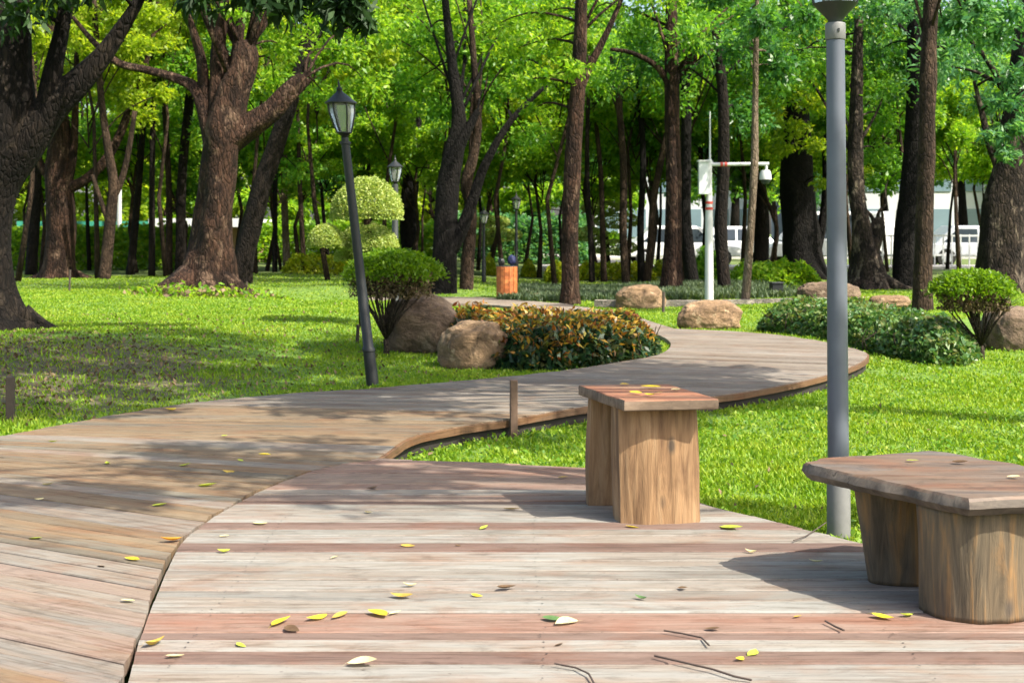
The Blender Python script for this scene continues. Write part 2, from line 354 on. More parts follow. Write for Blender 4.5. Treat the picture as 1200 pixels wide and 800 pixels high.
class MB:
    """collects shapes into one mesh (world coordinates)"""
    def __init__(s): s.v = []; s.f = []; s.n = 0; s.uv = []
    def add(s, verts, faces):
        b = s.n; s.v.extend([tuple(v) for v in verts]); s.n += len(verts)
        s.f.extend([tuple(i + b for i in f) for f in faces]); return s
    def box(s, c, size, rz=0.0, bev=0.0, rx=0.0, ry=0.0):
        bm = bmesh.new(); bmesh.ops.create_cube(bm, size=1.0)
        bmesh.ops.scale(bm, vec=size, verts=bm.verts)
        if bev: bmesh.ops.bevel(bm, geom=bm.edges[:], offset=bev, segments=2, affect='EDGES', profile=0.5)
        bmesh.ops.transform(bm, matrix=Matrix.Translation(c) @ Matrix.Rotation(rz, 4, 'Z') @ Matrix.Rotation(ry, 4, 'Y') @ Matrix.Rotation(rx, 4, 'X'), verts=bm.verts)
        return s.bm(bm)
    def bm(s, bm):
        bm.verts.index_update()
        s.add([v.co[:] for v in bm.verts], [[v.index for v in f.verts] for f in bm.faces]); bm.free(); return s
    def tube(s, pts, radii, n=10, cap=True, wob=None, squash=None):
        pts = [Vector(p) for p in pts]; up = Vector((0.13, 0.97, 0.05)); rings = []
        N = len(pts); nrm = None
        for i, p in enumerate(pts):
            t = (pts[min(i + 1, N - 1)] - pts[max(i - 1, 0)]).normalized()
            if nrm is None:
                nrm = t.cross(up)
                if nrm.length < 1e-3: nrm = t.cross(Vector((1, 0, 0)))
                nrm.normalize()
            else:
                nrm = (nrm - t * nrm.dot(t)).normalized()
            bn = t.cross(nrm)
            ring = []
            for k in range(n):
                a = 2 * math.pi * k / n
                r = radii[i] * (wob(a, i / max(1, N - 1), p) if wob else 1.0)
                ring.append(p + nrm * (math.cos(a) * r) + bn * (math.sin(a) * r))
            rings.append(ring)
        vs = [v for r in rings for v in r]; fs = []
        for i in range(N - 1):
            for k in range(n):
                a, b2 = i * n + k, i * n + (k + 1) % n
                fs.append((a, b2, b2 + n, a + n))
        if cap: fs.append(tuple(range(n))[::-1]); fs.append(tuple((N - 1) * n + k for k in range(n)))
        return s.add(vs, fs)
    def lathe(s, prof, c, n=20, axis=None):
        """prof: list of (radius, z); c: base point; axis: lean vector per metre of z"""
        ax = Vector(axis) if axis else Vector((0, 0, 1)); vs = []; fs = []
        for r, z in prof:
            o = Vector(c) + ax * z
            for k in range(n):
                a = 2 * math.pi * k / n; vs.append(o + Vector((math.cos(a) * r, math.sin(a) * r, 0)))
        L = len(prof)
        for i in range(L - 1):
            for k in range(n):
                a, b2 = i * n + k, i * n + (k + 1) % n
                fs.append((a, b2, b2 + n, a + n))
        fs.append(tuple(range(n))[::-1]); fs.append(tuple((L - 1) * n + k for k in range(n)))
        return s.add(vs, fs)
    def build(s, name, mat, parent=None, smooth=False, angle=None):
        me = bpy.data.meshes.new(name); o = bpy.data.objects.new(name, me); COL.objects.link(o)
        off = parent.location if parent else Vector((0, 0, 0))
        if parent and parent.parent: off = off + parent.parent.location
        if parent is not None and parent.type == 'MESH' and not parent.parent: off = parent.location
        me.from_pydata([(v[0] - off[0], v[1] - off[1], v[2] - off[2]) for v in s.v], [], s.f)
        me.validate()
        mats = mat if isinstance(mat, (list, tuple)) else [mat]
        for m in mats: me.materials.append(M[m])
        if smooth:
            me.polygons.foreach_set('use_smooth', [True] * len(me.polygons))
            if angle: me.set_sharp_from_angle(angle=rad(angle))
        if parent:
            o.parent = parent
            if parent.parent: o.location = (0, 0, 0)
        return o

def solo(o, loc):
    """move a one-mesh thing's origin to loc"""
    me = o.data; l = Vector(loc)
    me.transform(Matrix.Translation(-l)); o.location = l; return o

def quads_obj(name, V, mat, parent=None, per=4):
    """V: (N,per,3) world positions -> one mesh of N separate faces"""
    n = len(V); off = np.array(parent.location) if parent else np.zeros(3)
    me = bpy.data.meshes.new(name)
    co = (V - off).reshape(-1, 3).astype(np.float32)
    me.vertices.add(n * per); me.vertices.foreach_set('co', co.ravel())
    me.loops.add(n * per); me.loops.foreach_set('vertex_index', np.arange(n * per, dtype=np.int32))
    me.polygons.add(n); me.polygons.foreach_set('loop_start', np.arange(0, n * per, per, dtype=np.int32))
    me.polygons.foreach_set('loop_total', np.full(n, per, dtype=np.int32))
    me.update(calc_edges=True); me.materials.append(M[mat])
    o = bpy.data.objects.new(name, me); COL.objects.link(o)
    if parent: o.parent = parent
    return o

def unit(a):
    return a / np.maximum(np.linalg.norm(a, axis=1, keepdims=True), 1e-6)

def leaves(C, L, W, out=None, droop=0.25, upn=0.8, var=0.35):
    """diamond leaves with a slight fold at centres C"""
    n = len(C)
    a = RNG.normal(size=(n, 3))
    if out is not None: a = a * 0.8 + out * 0.9
    a[:, 2] -= droop; a = unit(a)
    nr = RNG.normal(size=(n, 3)) * 0.75; nr[:, 2] += upn
    b = unit(np.cross(a, nr)); nn = unit(np.cross(b, a))
    s = (1 + var * RNG.uniform(-1, 1, (n, 1)))
    l = L * s; w = W * s
    base = C - a * l * 0.5; tip = C + a * l * 0.5 - nn * l * 0.10
    mid = C - a * l * 0.06 + nn * l * 0.06
    return np.stack([base, mid + b * w * 0.5, tip, mid - b * w * 0.5], axis=1)

def pip(x, y, poly):
    ins = np.zeros(x.shape, bool); n = len(poly)
    for i in range(n):
        x1, y1 = poly[i]; x2, y2 = poly[(i + 1) % n]
        c = ((y1 > y) != (y2 > y))
        with np.errstate(divide='ignore', invalid='ignore'):
            c &= x < (x2 - x1) * (y - y1) / (y2 - y1) + x1
        ins ^= c
    return ins

def edge_dist(x, y, poly):
    d = np.full(x.shape, 1e9); n = len(poly)
    for i in range(n):
        ax, ay = poly[i]; bx, by = poly[(i + 1) % n]
        L2 = (bx - ax) ** 2 + (by - ay) ** 2
        t = np.clip(((x - ax) * (bx - ax) + (y - ay) * (by - ay)) / L2, 0, 1)
        d = np.minimum(d, np.hypot(x - ax - t * (bx - ax), y - ay - t * (by - ay)))
    return d

def catmull(pts, per=6):
    pts = [np.array(p, float) for p in pts]; out = []
    for i in range(len(pts) - 1):
        p0 = pts[max(i - 1, 0)]; p1 = pts[i]; p2 = pts[i + 1]; p3 = pts[min(i + 2, len(pts) - 1)]
        for k in range(per):
            t = k / per
            out.append(0.5 * ((2 * p1) + (-p0 + p2) * t + (2 * p0 - 5 * p1 + 4 * p2 - p3) * t * t + (-p0 + 3 * p1 - 3 * p2 + p3) * t ** 3))
    out.append(pts[-1]); return out

def G2(px, py, z=0.0):
    d = F * (H - z) / (py - HY); return ((px - CX) / F * d, d)

# ------------------------------------------------------------------ world, sun, camera
SUN_EL, SUN_AZ = rad(50), math.atan2(-0.57, 0.82)      # sun at the right, a little behind the camera
def world():
    w = bpy.data.worlds.new('World'); S.world = w; w.use_nodes = True
    nt = w.node_tree; nt.nodes.clear()
    out = nt.nodes.new('ShaderNodeOutputWorld'); bg = nt.nodes.new('ShaderNodeBackground')
    sky = nt.nodes.new('ShaderNodeTexSky'); sky.sky_type = 'NISHITA'; sky.sun_disc = False
    sky.sun_elevation = SUN_EL; sky.sun_rotation = math.pi / 2 - SUN_AZ
    sky.air_density = 1.0; sky.dust_density = 4.0; sky.ozone_density = 0.4
    bg.inputs[1].default_value = 0.15
    nt.links.new(sky.outputs[0], bg.inputs[0]); nt.links.new(bg.outputs[0], out.inputs[0])
    l = bpy.data.lights.new('sun', 'SUN'); l.energy = 4.5; l.angle = rad(0.55); l.color = (1.0, 0.93, 0.80)
    o = bpy.data.objects.new('sun', l); COL.objects.link(o)
    d = Vector((math.cos(SUN_AZ) * math.cos(SUN_EL), math.sin(SUN_AZ) * math.cos(SUN_EL), math.sin(SUN_EL)))
    o.rotation_euler = d.to_track_quat('Z', 'Y').to_euler(); o.location = d * 30
    c = bpy.data.cameras.new('camera'); c.sensor_width = 36; c.lens = 36 * F / 1200; c.shift_y = -(400 - HY) / 1200
    c.clip_end = 1500; c.clip_start = 0.05
    c.dof.use_dof = True; c.dof.focus_distance = 5.6; c.dof.aperture_fstop = 8
    co = bpy.data.objects.new('camera', c); COL.objects.link(co); co.location = (0, 0, H); co.rotation_euler = (math.pi / 2, 0, 0)
    S.camera = co
    S.view_settings.view_transform = 'Standard'; S.view_settings.look = 'None'; S.view_settings.gamma = 1
    S.view_settings.use_curve_mapping = False; S.view_settings.exposure = 1.2
    cy = S.cycles; cy.max_bounces = 9; cy.diffuse_bounces = 5; cy.glossy_bounces = 2; cy.transmission_bounces = 4; cy.transparent_max_bounces = 4
    cy.use_denoising = True; cy.sample_clamp_indirect = 6; cy.caustics_reflective = False; cy.caustics_refractive = False
world()

# ------------------------------------------------------------------ the ground, deck and boardwalk
near_edge = [G2(*p) for p in [(440, 537), (480, 512), (540, 499), (600, 490), (690, 475), (780, 468), (850, 462), (910, 452), (960, 441), (1000, 428), (1015, 419)]] + \
            [G2(*p) for p in [(1014, 413), (1000, 408), (970, 401), (940, 396), (900, 391), (860, 388), (815, 386), (790, 385)]]
far_edge = [G2(*p) for p in [(-260, 560), (-120, 532), (0, 511), (90, 494), (200, 475), (310, 463), (430, 455), (540, 446), (650, 435), (720, 425), (765, 417), (782, 410), (786, 402), (778, 395), (765, 390)]]
left_seam = [G2(*p) for p in [(130, 830), (145, 800), (165, 735), (205, 643), (235, 615), (270, 592), (325, 565), (385, 546), (440, 537)]]
seam0 = (-1.02, 3.2)
near_c = [np.array((p[0] + (random.uniform(-0.020, 0.004) if p[1] < 7.3 else 0), p[1] + (random.uniform(0, 0.012) if p[1] < 7.3 else 0))) for p in catmull(left_seam + near_edge[1:], 5)]
far_c = catmull(far_edge, 5)
near_pts = [(-0.85, 2.4), seam0] + [tuple(p) for p in near_c]
far_pts = [(-4.6, 2.4)] + [tuple(p) for p in far_c]
PATH = near_pts + far_pts[::-1]
DECK = [(-0.85 + 0.012, 2.4), (seam0[0] + 0.012, seam0[1])] + [(p[0] + 0.012, p[1] - 0.006) for p in catmull(left_seam, 5)] + \
       [G2(560, 541), G2(693, 548), G2(830, 592), G2(1012, 637), (2.35, 4.35), (2.6, 2.4)]
P2 = [G2(*p) for p in [(765, 390), (720, 377), (650, 363), (560, 356), (480, 356), (420, 357)]]
P2b = [G2(*p) for p in [(790, 385), (740, 369), (660, 355.5), (560, 348), (480, 347.5), (420, 348)]]
PATH2 = P2 + P2b[::-1]

def clip(poly, a, b, c):
    """keep a*x+b*y+c >= 0"""
    out = []; n = len(poly)
    for i in range(n):
        p, q = poly[i], poly[(i + 1) % n]
        dp = a * p[0] + b * p[1] + c; dq = a * q[0] + b * q[1] + c
        if dp >= 0: out.append(p)
        if (dp >= 0) != (dq >= 0):
            t = dp / (dp - dq); out.append((p[0] + (q[0] - p[0]) * t, p[1] + (q[1] - p[1]) * t))
    return out

def plank_floor(name, poly, start, end, angle, width, mat, gap=0.006, thick=0.045, label=None):
    """boards laid across a floor; angle(v) and width() in metres; the spine runs from start to end"""
    mats = mat if isinstance(mat, (list, tuple)) else [mat]; MI = []
    s0 = Vector(start); s1 = Vector(end); Ls = (s1 - s0).length; sd = (s1 - s0).normalized()
    V = []; Fc = []; UV = []; v = 0.0; idx = 0
    while v < Ls:
        w = width(); mi = 0
        if isinstance(w, tuple): w, mi = w
        a0, a1 = rad(angle(v / Ls)), rad(angle((v + w) / Ls))
        c0, c1 = s0 + sd * (v + gap / 2), s0 + sd * (v + w - gap / 2)
        n0 = (-math.sin(a0), math.cos(a0)); n1 = (-math.sin(a1), math.cos(a1))
        pl = clip(poly, n0[0], n0[1], -(n0[0] * c0.x + n0[1] * c0.y))
        pl = clip(pl, -n1[0], -n1[1], (n1[0] * c1.x + n1[1] * c1.y)) if len(pl) > 2 else []
        cl = []
        for p in pl:
            if not cl or math.hypot(p[0] - cl[-1][0], p[1] - cl[-1][1]) > 1e-5: cl.append(p)
        if len(cl) > 2 and math.hypot(cl[0][0] - cl[-1][0], cl[0][1] - cl[-1][1]) < 1e-5: cl.pop()
        if len(cl) > 2:
            t = (math.cos(a0), math.sin(a0)); k = len(cl); b = len(V)
            vs = [n0[0] * p[0] + n0[1] * p[1] for p in cl]; vm = (min(vs) + max(vs)) / 2; hw = max(1e-4, (max(vs) - min(vs)) / 2)
            dz = random.uniform(-0.0025, 0.0025); tl = random.uniform(-0.002, 0.002)
            for lev in range(3):
                for p, vv in zip(cl, vs):
                    q = (vv - vm) / hw; sh = 0.0 if lev else -0.0035 * q
                    z = (0 if lev == 0 else -0.004 if lev == 1 else -thick) + dz + tl * q
                    V.append((p[0] + n0[0] * sh, p[1] + n0[1] * sh, z))
                    UV.append((t[0] * p[0] + t[1] * p[1] + idx * 3.1, vv + idx * 1.7))
            nf = len(Fc)
            Fc.append(tuple(range(b, b + k)))
            for lev in range(2):
                for i in range(k):
                    j = (i + 1) % k
                    Fc.append((b + lev * k + i, b + (lev + 1) * k + i, b + (lev + 1) * k + j, b + lev * k + j))
            MI += [mi] * (len(Fc) - nf); idx += 1
        v += w
    if len(mats) > 2:
        v_ = s0.y
        for (a2, _m), (b2, _m2) in zip(rows_for_screws, rows_for_screws[1:]):
            for xj in (-1.02, 0.10, 1.22):
                for yy in (a2 + 0.03, b2 - 0.035):
                    x0_, y0_ = xj + random.uniform(-.012, .012), yy + random.uniform(-.006, .006)
                    if b2 - a2 < 0.07 or not pip(np.array([x0_]), np.array([y0_]), poly)[0]: continue
                    b = len(V)
                    for q in range(8): V.append((x0_ + .0036 * math.cos(q * .7854), y0_ + .0036 * math.sin(q * .7854), .0042)); UV.append((x0_, y0_))
                    Fc.append(tuple(range(b, b + 8))); MI.append(len(mats) - 1)
    me = bpy.data.meshes.new(name); me.from_pydata(V, [], Fc)
    ul = me.uv_layers.new(name='UVMap'); li = np.zeros(len(me.loops), np.int32); me.loops.foreach_get('vertex_index', li)
    ul.data.foreach_set('uv', np.array(UV, np.float32)[li].ravel())
    bm = bmesh.new(); bm.from_mesh(me); bmesh.ops.recalc_face_normals(bm, faces=bm.faces); bm.to_mesh(me); bm.free()
    for m_ in mats: me.materials.append(M[m_])
    if len(mats) > 1: me.polygons.foreach_set('material_index', MI)
    o = bpy.data.objects.new(name, me); COL.objects.link(o)
    o['kind'] = 'structure'; o['label'] = label; return o

def ribbon(name, line, outw, z0, z1, mat, kind='structure', label='', inw=0.0, uvm=True):
    """a kerb-like board following a curve: line of (x,y), width outw to its right-hand side"""
    n = len(line); V = []; Fc = []; UV = []; s = 0
    for i, p in enumerate(line):
        q0 = line[max(0, i - 1)]; q1 = line[min(n - 1, i + 1)]
        t = Vector((q1[0] - q0[0], q1[1] - q0[1])).normalized(); r = Vector((t.y, -t.x))
        if i: s += math.hypot(p[0] - line[i - 1][0], p[1] - line[i - 1][1])
        a = Vector(p[:2]) - r * inw; b = Vector(p[:2]) + r * outw; w = random.uniform(-0.004, 0.004)
        for (q, z, v) in ((a, z0, 0), (a, z1, .05), (b + r * w, z1 - 0.003, .12), (b + r * w, z0, .2)):
            V.append((q.x, q.y, z)); UV.append((s, v))
    for i in range(n - 1):
        for k in range(4):
            Fc.append((i * 4 + k, i * 4 + (k + 1) % 4, (i + 1) * 4 + (k + 1) % 4, (i + 1) * 4 + k))
    Fc.append((3, 2, 1, 0)); e = (n - 1) * 4; Fc.append((e, e + 1, e + 2, e + 3))
    me = bpy.data.meshes.new(name); me.from_pydata(V, [], Fc)
    ul = me.uv_layers.new(name='UVMap')
    for l in me.loops: ul.data[l.index].uv = UV[l.vertex_index]
    bm = bmesh.new(); bm.from_mesh(me); bmesh.ops.recalc_face_normals(bm, faces=bm.faces); bm.to_mesh(me); bm.free()
    me.materials.append(M[mat]); o = bpy.data.objects.new(name, me); COL.objects.link(o)
    o['kind'] = kind; o['label'] = label; return o

def build_ground():
    xs = np.unique(np.concatenate([np.linspace(-260, -24, 30), np.linspace(-24, 24, 161), np.linspace(24, 260, 30)]))
    ys = np.unique(np.concatenate([np.linspace(-30, 3, 12), np.linspace(3, 40, 140), np.linspace(40, 420, 50)]))
    X, Y = np.meshgrid(xs, ys); Z = terrain(X, Y)
    nx, ny = len(xs), len(ys)
    V = np.stack([X, Y, Z], -1).reshape(-1, 3)
    Fc = [(j * nx + i, j * nx + i + 1, (j + 1) * nx + i + 1, (j + 1) * nx + i) for j in range(ny - 1) for i in range(nx - 1)]
    me = bpy.data.meshes.new('lawn_ground'); me.from_pydata(V.tolist(), [], Fc); me.materials.append(M['lawn_soil'])
    me.polygons.foreach_set('use_smooth', [True] * len(Fc))
    o = bpy.data.objects.new('lawn_ground', me); COL.objects.link(o); o['kind'] = 'structure'; o['label'] = 'grassy park ground with worn soil patches'

def build_floors():
    rows = [(2.45, 0), (2.6, 0), (2.75, 1), (2.9, 0), (3.05, 0), (3.2, 0), (3.35, 2), (3.5, 0), (3.65, 0), (3.80, 0), (3.98, 1), (4.09, 0), (4.20, 1), (4.287, 2), (4.50, 0), (4.645, 0), (4.79, 0), (4.93, 0), (5.075, 0), (5.22, 0), (5.36, 1),
            (5.50, 0), (5.635, 0), (5.765, 1), (5.89, 0), (6.02, 0), (6.16, 0), (6.30, 1), (6.37, 3), (6.52, 0), (6.66, 2), (6.80, 3), (6.94, 3), (7.08, 2), (7.22, 3), (7.36, 2), (7.5, 3), (7.64, 2)]
    global rows_for_screws; rows_for_screws = rows
    it = iter([(b2 - a2, m2) for (a2, m2), (b2, _m) in zip(rows, rows[1:] + [(7.8, 0)])])
    plank_floor('deck', DECK, (0, 2.45), (0, 7.79), lambda t: 0.0, lambda: next(it, (0.14, 0)), ['deck_wood', 'deck_dark', 'deck_red', 'deck_tan', 'black_metal'], 0.008, label='weathered grey and pink timber deck in the foreground')
    # the boardwalk: brown boards near the deck, greyer past the bend
    cut = 9.4
    nearp = clip(PATH, -0.2, -1.0, cut); farp = clip(PATH, 0.2, 1.0, -cut)
    wp = lambda: random.choice([0.11, 0.13, 0.14, 0.15, 0.16])
    def wpn():
        st = [0.0]
        def f():
            w = wp(); st[0] += w; return (w, 1 if st[0] < 4.3 and random.random() < 0.75 or random.random() < 0.15 else 0)
        return f
    plank_floor('boardwalk', nearp, (-1.0, 1.0), (-2.2, 11.2), lambda t: -29 + 26 * float(sstep(0.45, 0.85, t)), wpn(), ['path_wood', 'path_pale'], 0.006, label='brown timber boardwalk sweeping in from the left')
    plank_floor('boardwalk', farp, (-0.8, 8.4), (2.5, 18.2), lambda t: -7 - 15 * float(sstep(0.15, 0.6, t)), wp, 'path_grey', 0.006, label='greyer timber boardwalk curving round the red hedge')
    plank_floor('boardwalk', PATH2, (3.0, 15.5), (-3.2, 26.5), lambda t: 35.0, wp, 'path_grey', 0.006, label='timber boardwalk running on behind the red hedge')
    i0 = next(i for i, p in enumerate(near_c) if p[1] > 7.45)
    line = [tuple(p) for p in near_c[i0:]]
    ribbon('boardwalk_rim', line, 0.020, -0.052, -0.005, 'rim_wood', label='thin brown edge board along the boardwalk', inw=0.0)
    ribbon('boardwalk_side', line, -0.012, -0.26, -0.053, 'fascia_dark', label='dark side of the raised boardwalk', inw=0.035)
    dl = [G2(440, 537.5), G2(560, 541), G2(693, 548), G2(830, 592), G2(1012, 637), (2.35, 4.35)][::-1]
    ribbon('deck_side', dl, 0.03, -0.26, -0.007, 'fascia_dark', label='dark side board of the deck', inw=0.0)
build_ground(); build_floors()

# ------------------------------------------------------------------ grass
def build_grass():
    def blades(x, y, h, w, name, mat, label):
        n = len(x); z = terrain(x, y) - 0.005
        a = RNG.uniform(0, 2 * math.pi, n); l = RNG.uniform(0.15, 0.95, n); ha = a + RNG.normal(0, 0.5, n)
        s = np.stack([np.cos(a + math.pi / 2), np.sin(a + math.pi / 2), np.zeros(n)], 1) * (w / 2)[:, None]
        base = np.stack([x, y, z], 1)
        tip = base + np.stack([np.cos(ha) * h * l, np.sin(ha) * h * l, h * np.sqrt(np.maximum(0.05, 1 - 0.8 * l * l))], 1)
        mid = base * 0.55 + tip * 0.45 + np.array([0, 0, 1.0]) * (h * 0.14)[:, None]
        V = np.stack([base - s * 0.7, base + s * 0.7, mid + s, tip, mid - s], 1)
        o = quads_obj(name, V, mat, per=5); o['kind'] = 'stuff'; o['label'] = label; o['category'] = 'grass'
    def sample(n, y0, y1, k=0.66, pw=1.0):
        y = y0 * (y1 / y0) ** RNG.uniform(0, 1, n) if pw else RNG.uniform(y0, y1, n)
        x = RNG.uniform(-k - 0.06, k + 0.06, n) * y; return x, y
    def free(x, y):
        ok = ~pip(x, y, PATH) & ~pip(x, y, DECK) & ~pip(x, y, PATH2)
        return ok
    # lawn right of the boardwalk
    x, y = sample(680000, 4.2, 17.5)
    u = y - (12.1 + 1.13 * x); ok = free(x, y) & (u < 1.0) & (x > -1.2)
    x, y = x[ok], y[ok]
    q = np.array([0.6 * mnoise.noise((a * 1.6, b * 1.1, 0)) + 0.5 * mnoise.noise((a * 6, b * 4, 3)) for a, b in zip(x, y)]); keep = RNG.uniform(0, 1, len(x)) < np.clip(0.75 + 1.3 * q, 0.16, 1)
    x, y, q = x[keep], y[keep], q[keep]
    h = RNG.uniform(0.014, 0.05, len(x)) * (1 + 0.6 * q); w = 0.0055 + 0.0007 * y
    blades(x, y, h, w, 'lawn_grass', 'grass_blade', 'bright sunlit grass between the deck and the boardwalk')
    n = 40000; x, y = sample(n, 5.0, 17.0); u = y - (12.1 + 1.13 * x)
    q = np.array([mnoise.noise((a * 1.1, b * 0.9, 9)) for a, b in zip(x, y)]); ok = free(x, y) & (u < 0.8) & (x > -1.2) & (q > -0.12); x, y = x[ok], y[ok]
    V = leaves(np.stack([x, y, terrain(x, y) + RNG.uniform(.012, .05, len(x))], 1), 0.034, 0.024, droop=0.0, upn=2.2)
    o = quads_obj('lawn_weeds', V, 'leaf_weed'); o['kind'] = 'stuff'; o['label'] = 'low broad leaved weeds growing in the lawn'; o['category'] = 'weeds'
    n = 1100; x, y = sample(n, 5.0, 30.0); ok = free(x, y); x, y = x[ok], y[ok]
    V = leaves(np.stack([x, y, terrain(x, y) + RNG.uniform(.02, .04, len(x))], 1), 0.042, 0.02, droop=0.0, upn=2.2)
    o = quads_obj('leaf_litter', V, 'litter'); o['kind'] = 'stuff'; o['label'] = 'scattered dry leaves lying in the grass'; o['category'] = 'leaf litter'
    # lawn left of the boardwalk
    x, y = sample(620000, 7.0, 34)
    u = y - (12.1 + 1.13 * x); ok = free(x, y) & (u > -0.4) & ((x < 3.0) | (y > 17)) 
    x, y = x[ok], y[ok]
    rr = ((x + 4.6) * 0.30) ** 2 + ((y - 11.6) * 0.26) ** 2
    q = np.array([mnoise.noise((a * 1.3, b * 1.3, 4)) for a, b in zip(x, y)])
    worn = 1 - sstep(0.3, 1.15, rr + 0.55 * q)
    keep = RNG.uniform(0, 1, len(x)) < np.clip(1 - 0.72 * worn, 0, 1) * np.where(y > 26, 0.6, 1)
    x, y, q = x[keep], y[keep], q[keep]
    h = RNG.uniform(0.016, 0.045, len(x)) * (1 + 0.5 * q); w = 0.004 + 0.00075 * y
    blades(x, y, h, w, 'lawn_grass', 'grass_blade', 'green lawn left of the boardwalk under the trees')
    # leaf litter on the worn patch
    n = 5200; x = RNG.normal(-5.0, 2.4, n); y = RNG.normal(11.8, 2.6, n); u = y - (12.1 + 1.13 * x)
    ok = free(x, y) & (u > 0.1); x, y = x[ok], y[ok]
    C = np.stack([x, y, terrain(x, y) + 0.012], 1); V = leaves(C, 0.055, 0.028, droop=0.0, upn=2.5)
    o = quads_obj('leaf_litter', V, 'litter'); o['kind'] = 'stuff'; o['label'] = 'dry brown leaf litter on the worn ground'; o['category'] = 'leaf litter'
    # greyish ground cover beyond the kerb
    n = 60000; x = RNG.uniform(-0.5, 8.0, n); y = RNG.uniform(24.9, 30.0, n)
    ok = (x > -0.4 + 0.12 * (y - 24)) & (x < 5.2 + RNG.uniform(-.6, .6, n)); x, y = x[ok], y[ok]
    h = RNG.uniform(0.06, 0.20, len(x)); w = np.full(len(x), 0.03)
    blades(x, y, h, w, 'ground_cover', 'grass_grey', 'grey green ground cover plants behind the stone kerb')
build_grass()

# ------------------------------------------------------------------ trees
def wobble(seed, amp=0.10, flare=0.0, lobes=5):
    r = random.Random(seed); ph = [r.uniform(0, 6.28) for _ in range(6)]
    def f(a, t, p):
        k = 1 + amp * (0.6 * math.sin(2 * a + ph[0] + p.z * 1.1) + 0.5 * math.sin(3 * a + ph[1] - p.z * 1.7) + 0.35 * math.sin(5 * a + ph[2] + p.z * 0.9))
        k += amp * 0.8 * mnoise.noise((math.cos(a) * 1.3 + ph[3], math.sin(a) * 1.3, p.z * 1.9))
        if flare: k += flare * math.exp(-t * 14) * (0.55 + 0.6 * math.sin(lobes * a + ph[4]))
        return k
    return f

def px_line(pts, d, per=4):
    """pts: (px, py, width_px[, extra depth]) at distance d -> positions and radii"""
    c = catmull([(p[0], p[1], p[2], p[3] if len(p) > 3 else 0.0) for p in pts], per)
    pos = [P(q[0], q[1], d + q[3]) for q in c]; rr = [max(0.006, q[2] / 2 * (d + q[3]) / F) for q in c]
    return pos, rr

def crown_leaves(clumps, leafL, leafW, mat, parent, name='crown', seed=0, droop=0.25, flat=0.7):
    """clumps: list of (centre, radius, number)"""
    out = []
    for c, r, n in clumps:
        d = unit(RNG.normal(size=(n, 3)))
        rr = r * (RNG.uniform(0, 1, (n, 1)) ** 0.42) * (0.75 + 0.45 * np.sin(d[:, :1] * 3.1 + c[0]) * np.cos(d[:, 1:2] * 2.7 + c[2]))
        pts = np.array(c) + d * rr * np.array([1.0, 1.0, flat])
        out.append(leaves(pts, leafL, leafW, d, droop))
    return quads_obj(name, np.concatenate(out), mat, parent)

def limb(mb, a, b, r0, r1, n=6, bow=0.12):
    a = Vector(a); b = Vector(b); L = (b - a).length; pts = []; rr = []
    side = Vector((random.gauss(0, 1), random.gauss(0, 1), 0)) * bow * L * 0.5
    for i in range(6):
        t = i / 5; p = a.lerp(b, t); p += side * math.sin(t * math.pi) + Vector((0, 0, 1)) * (bow * L * math.sin(t * math.pi))
        pts.append(p); rr.append(r0 + (r1 - r0) * t)
    mb.tube(pts, rr, n)

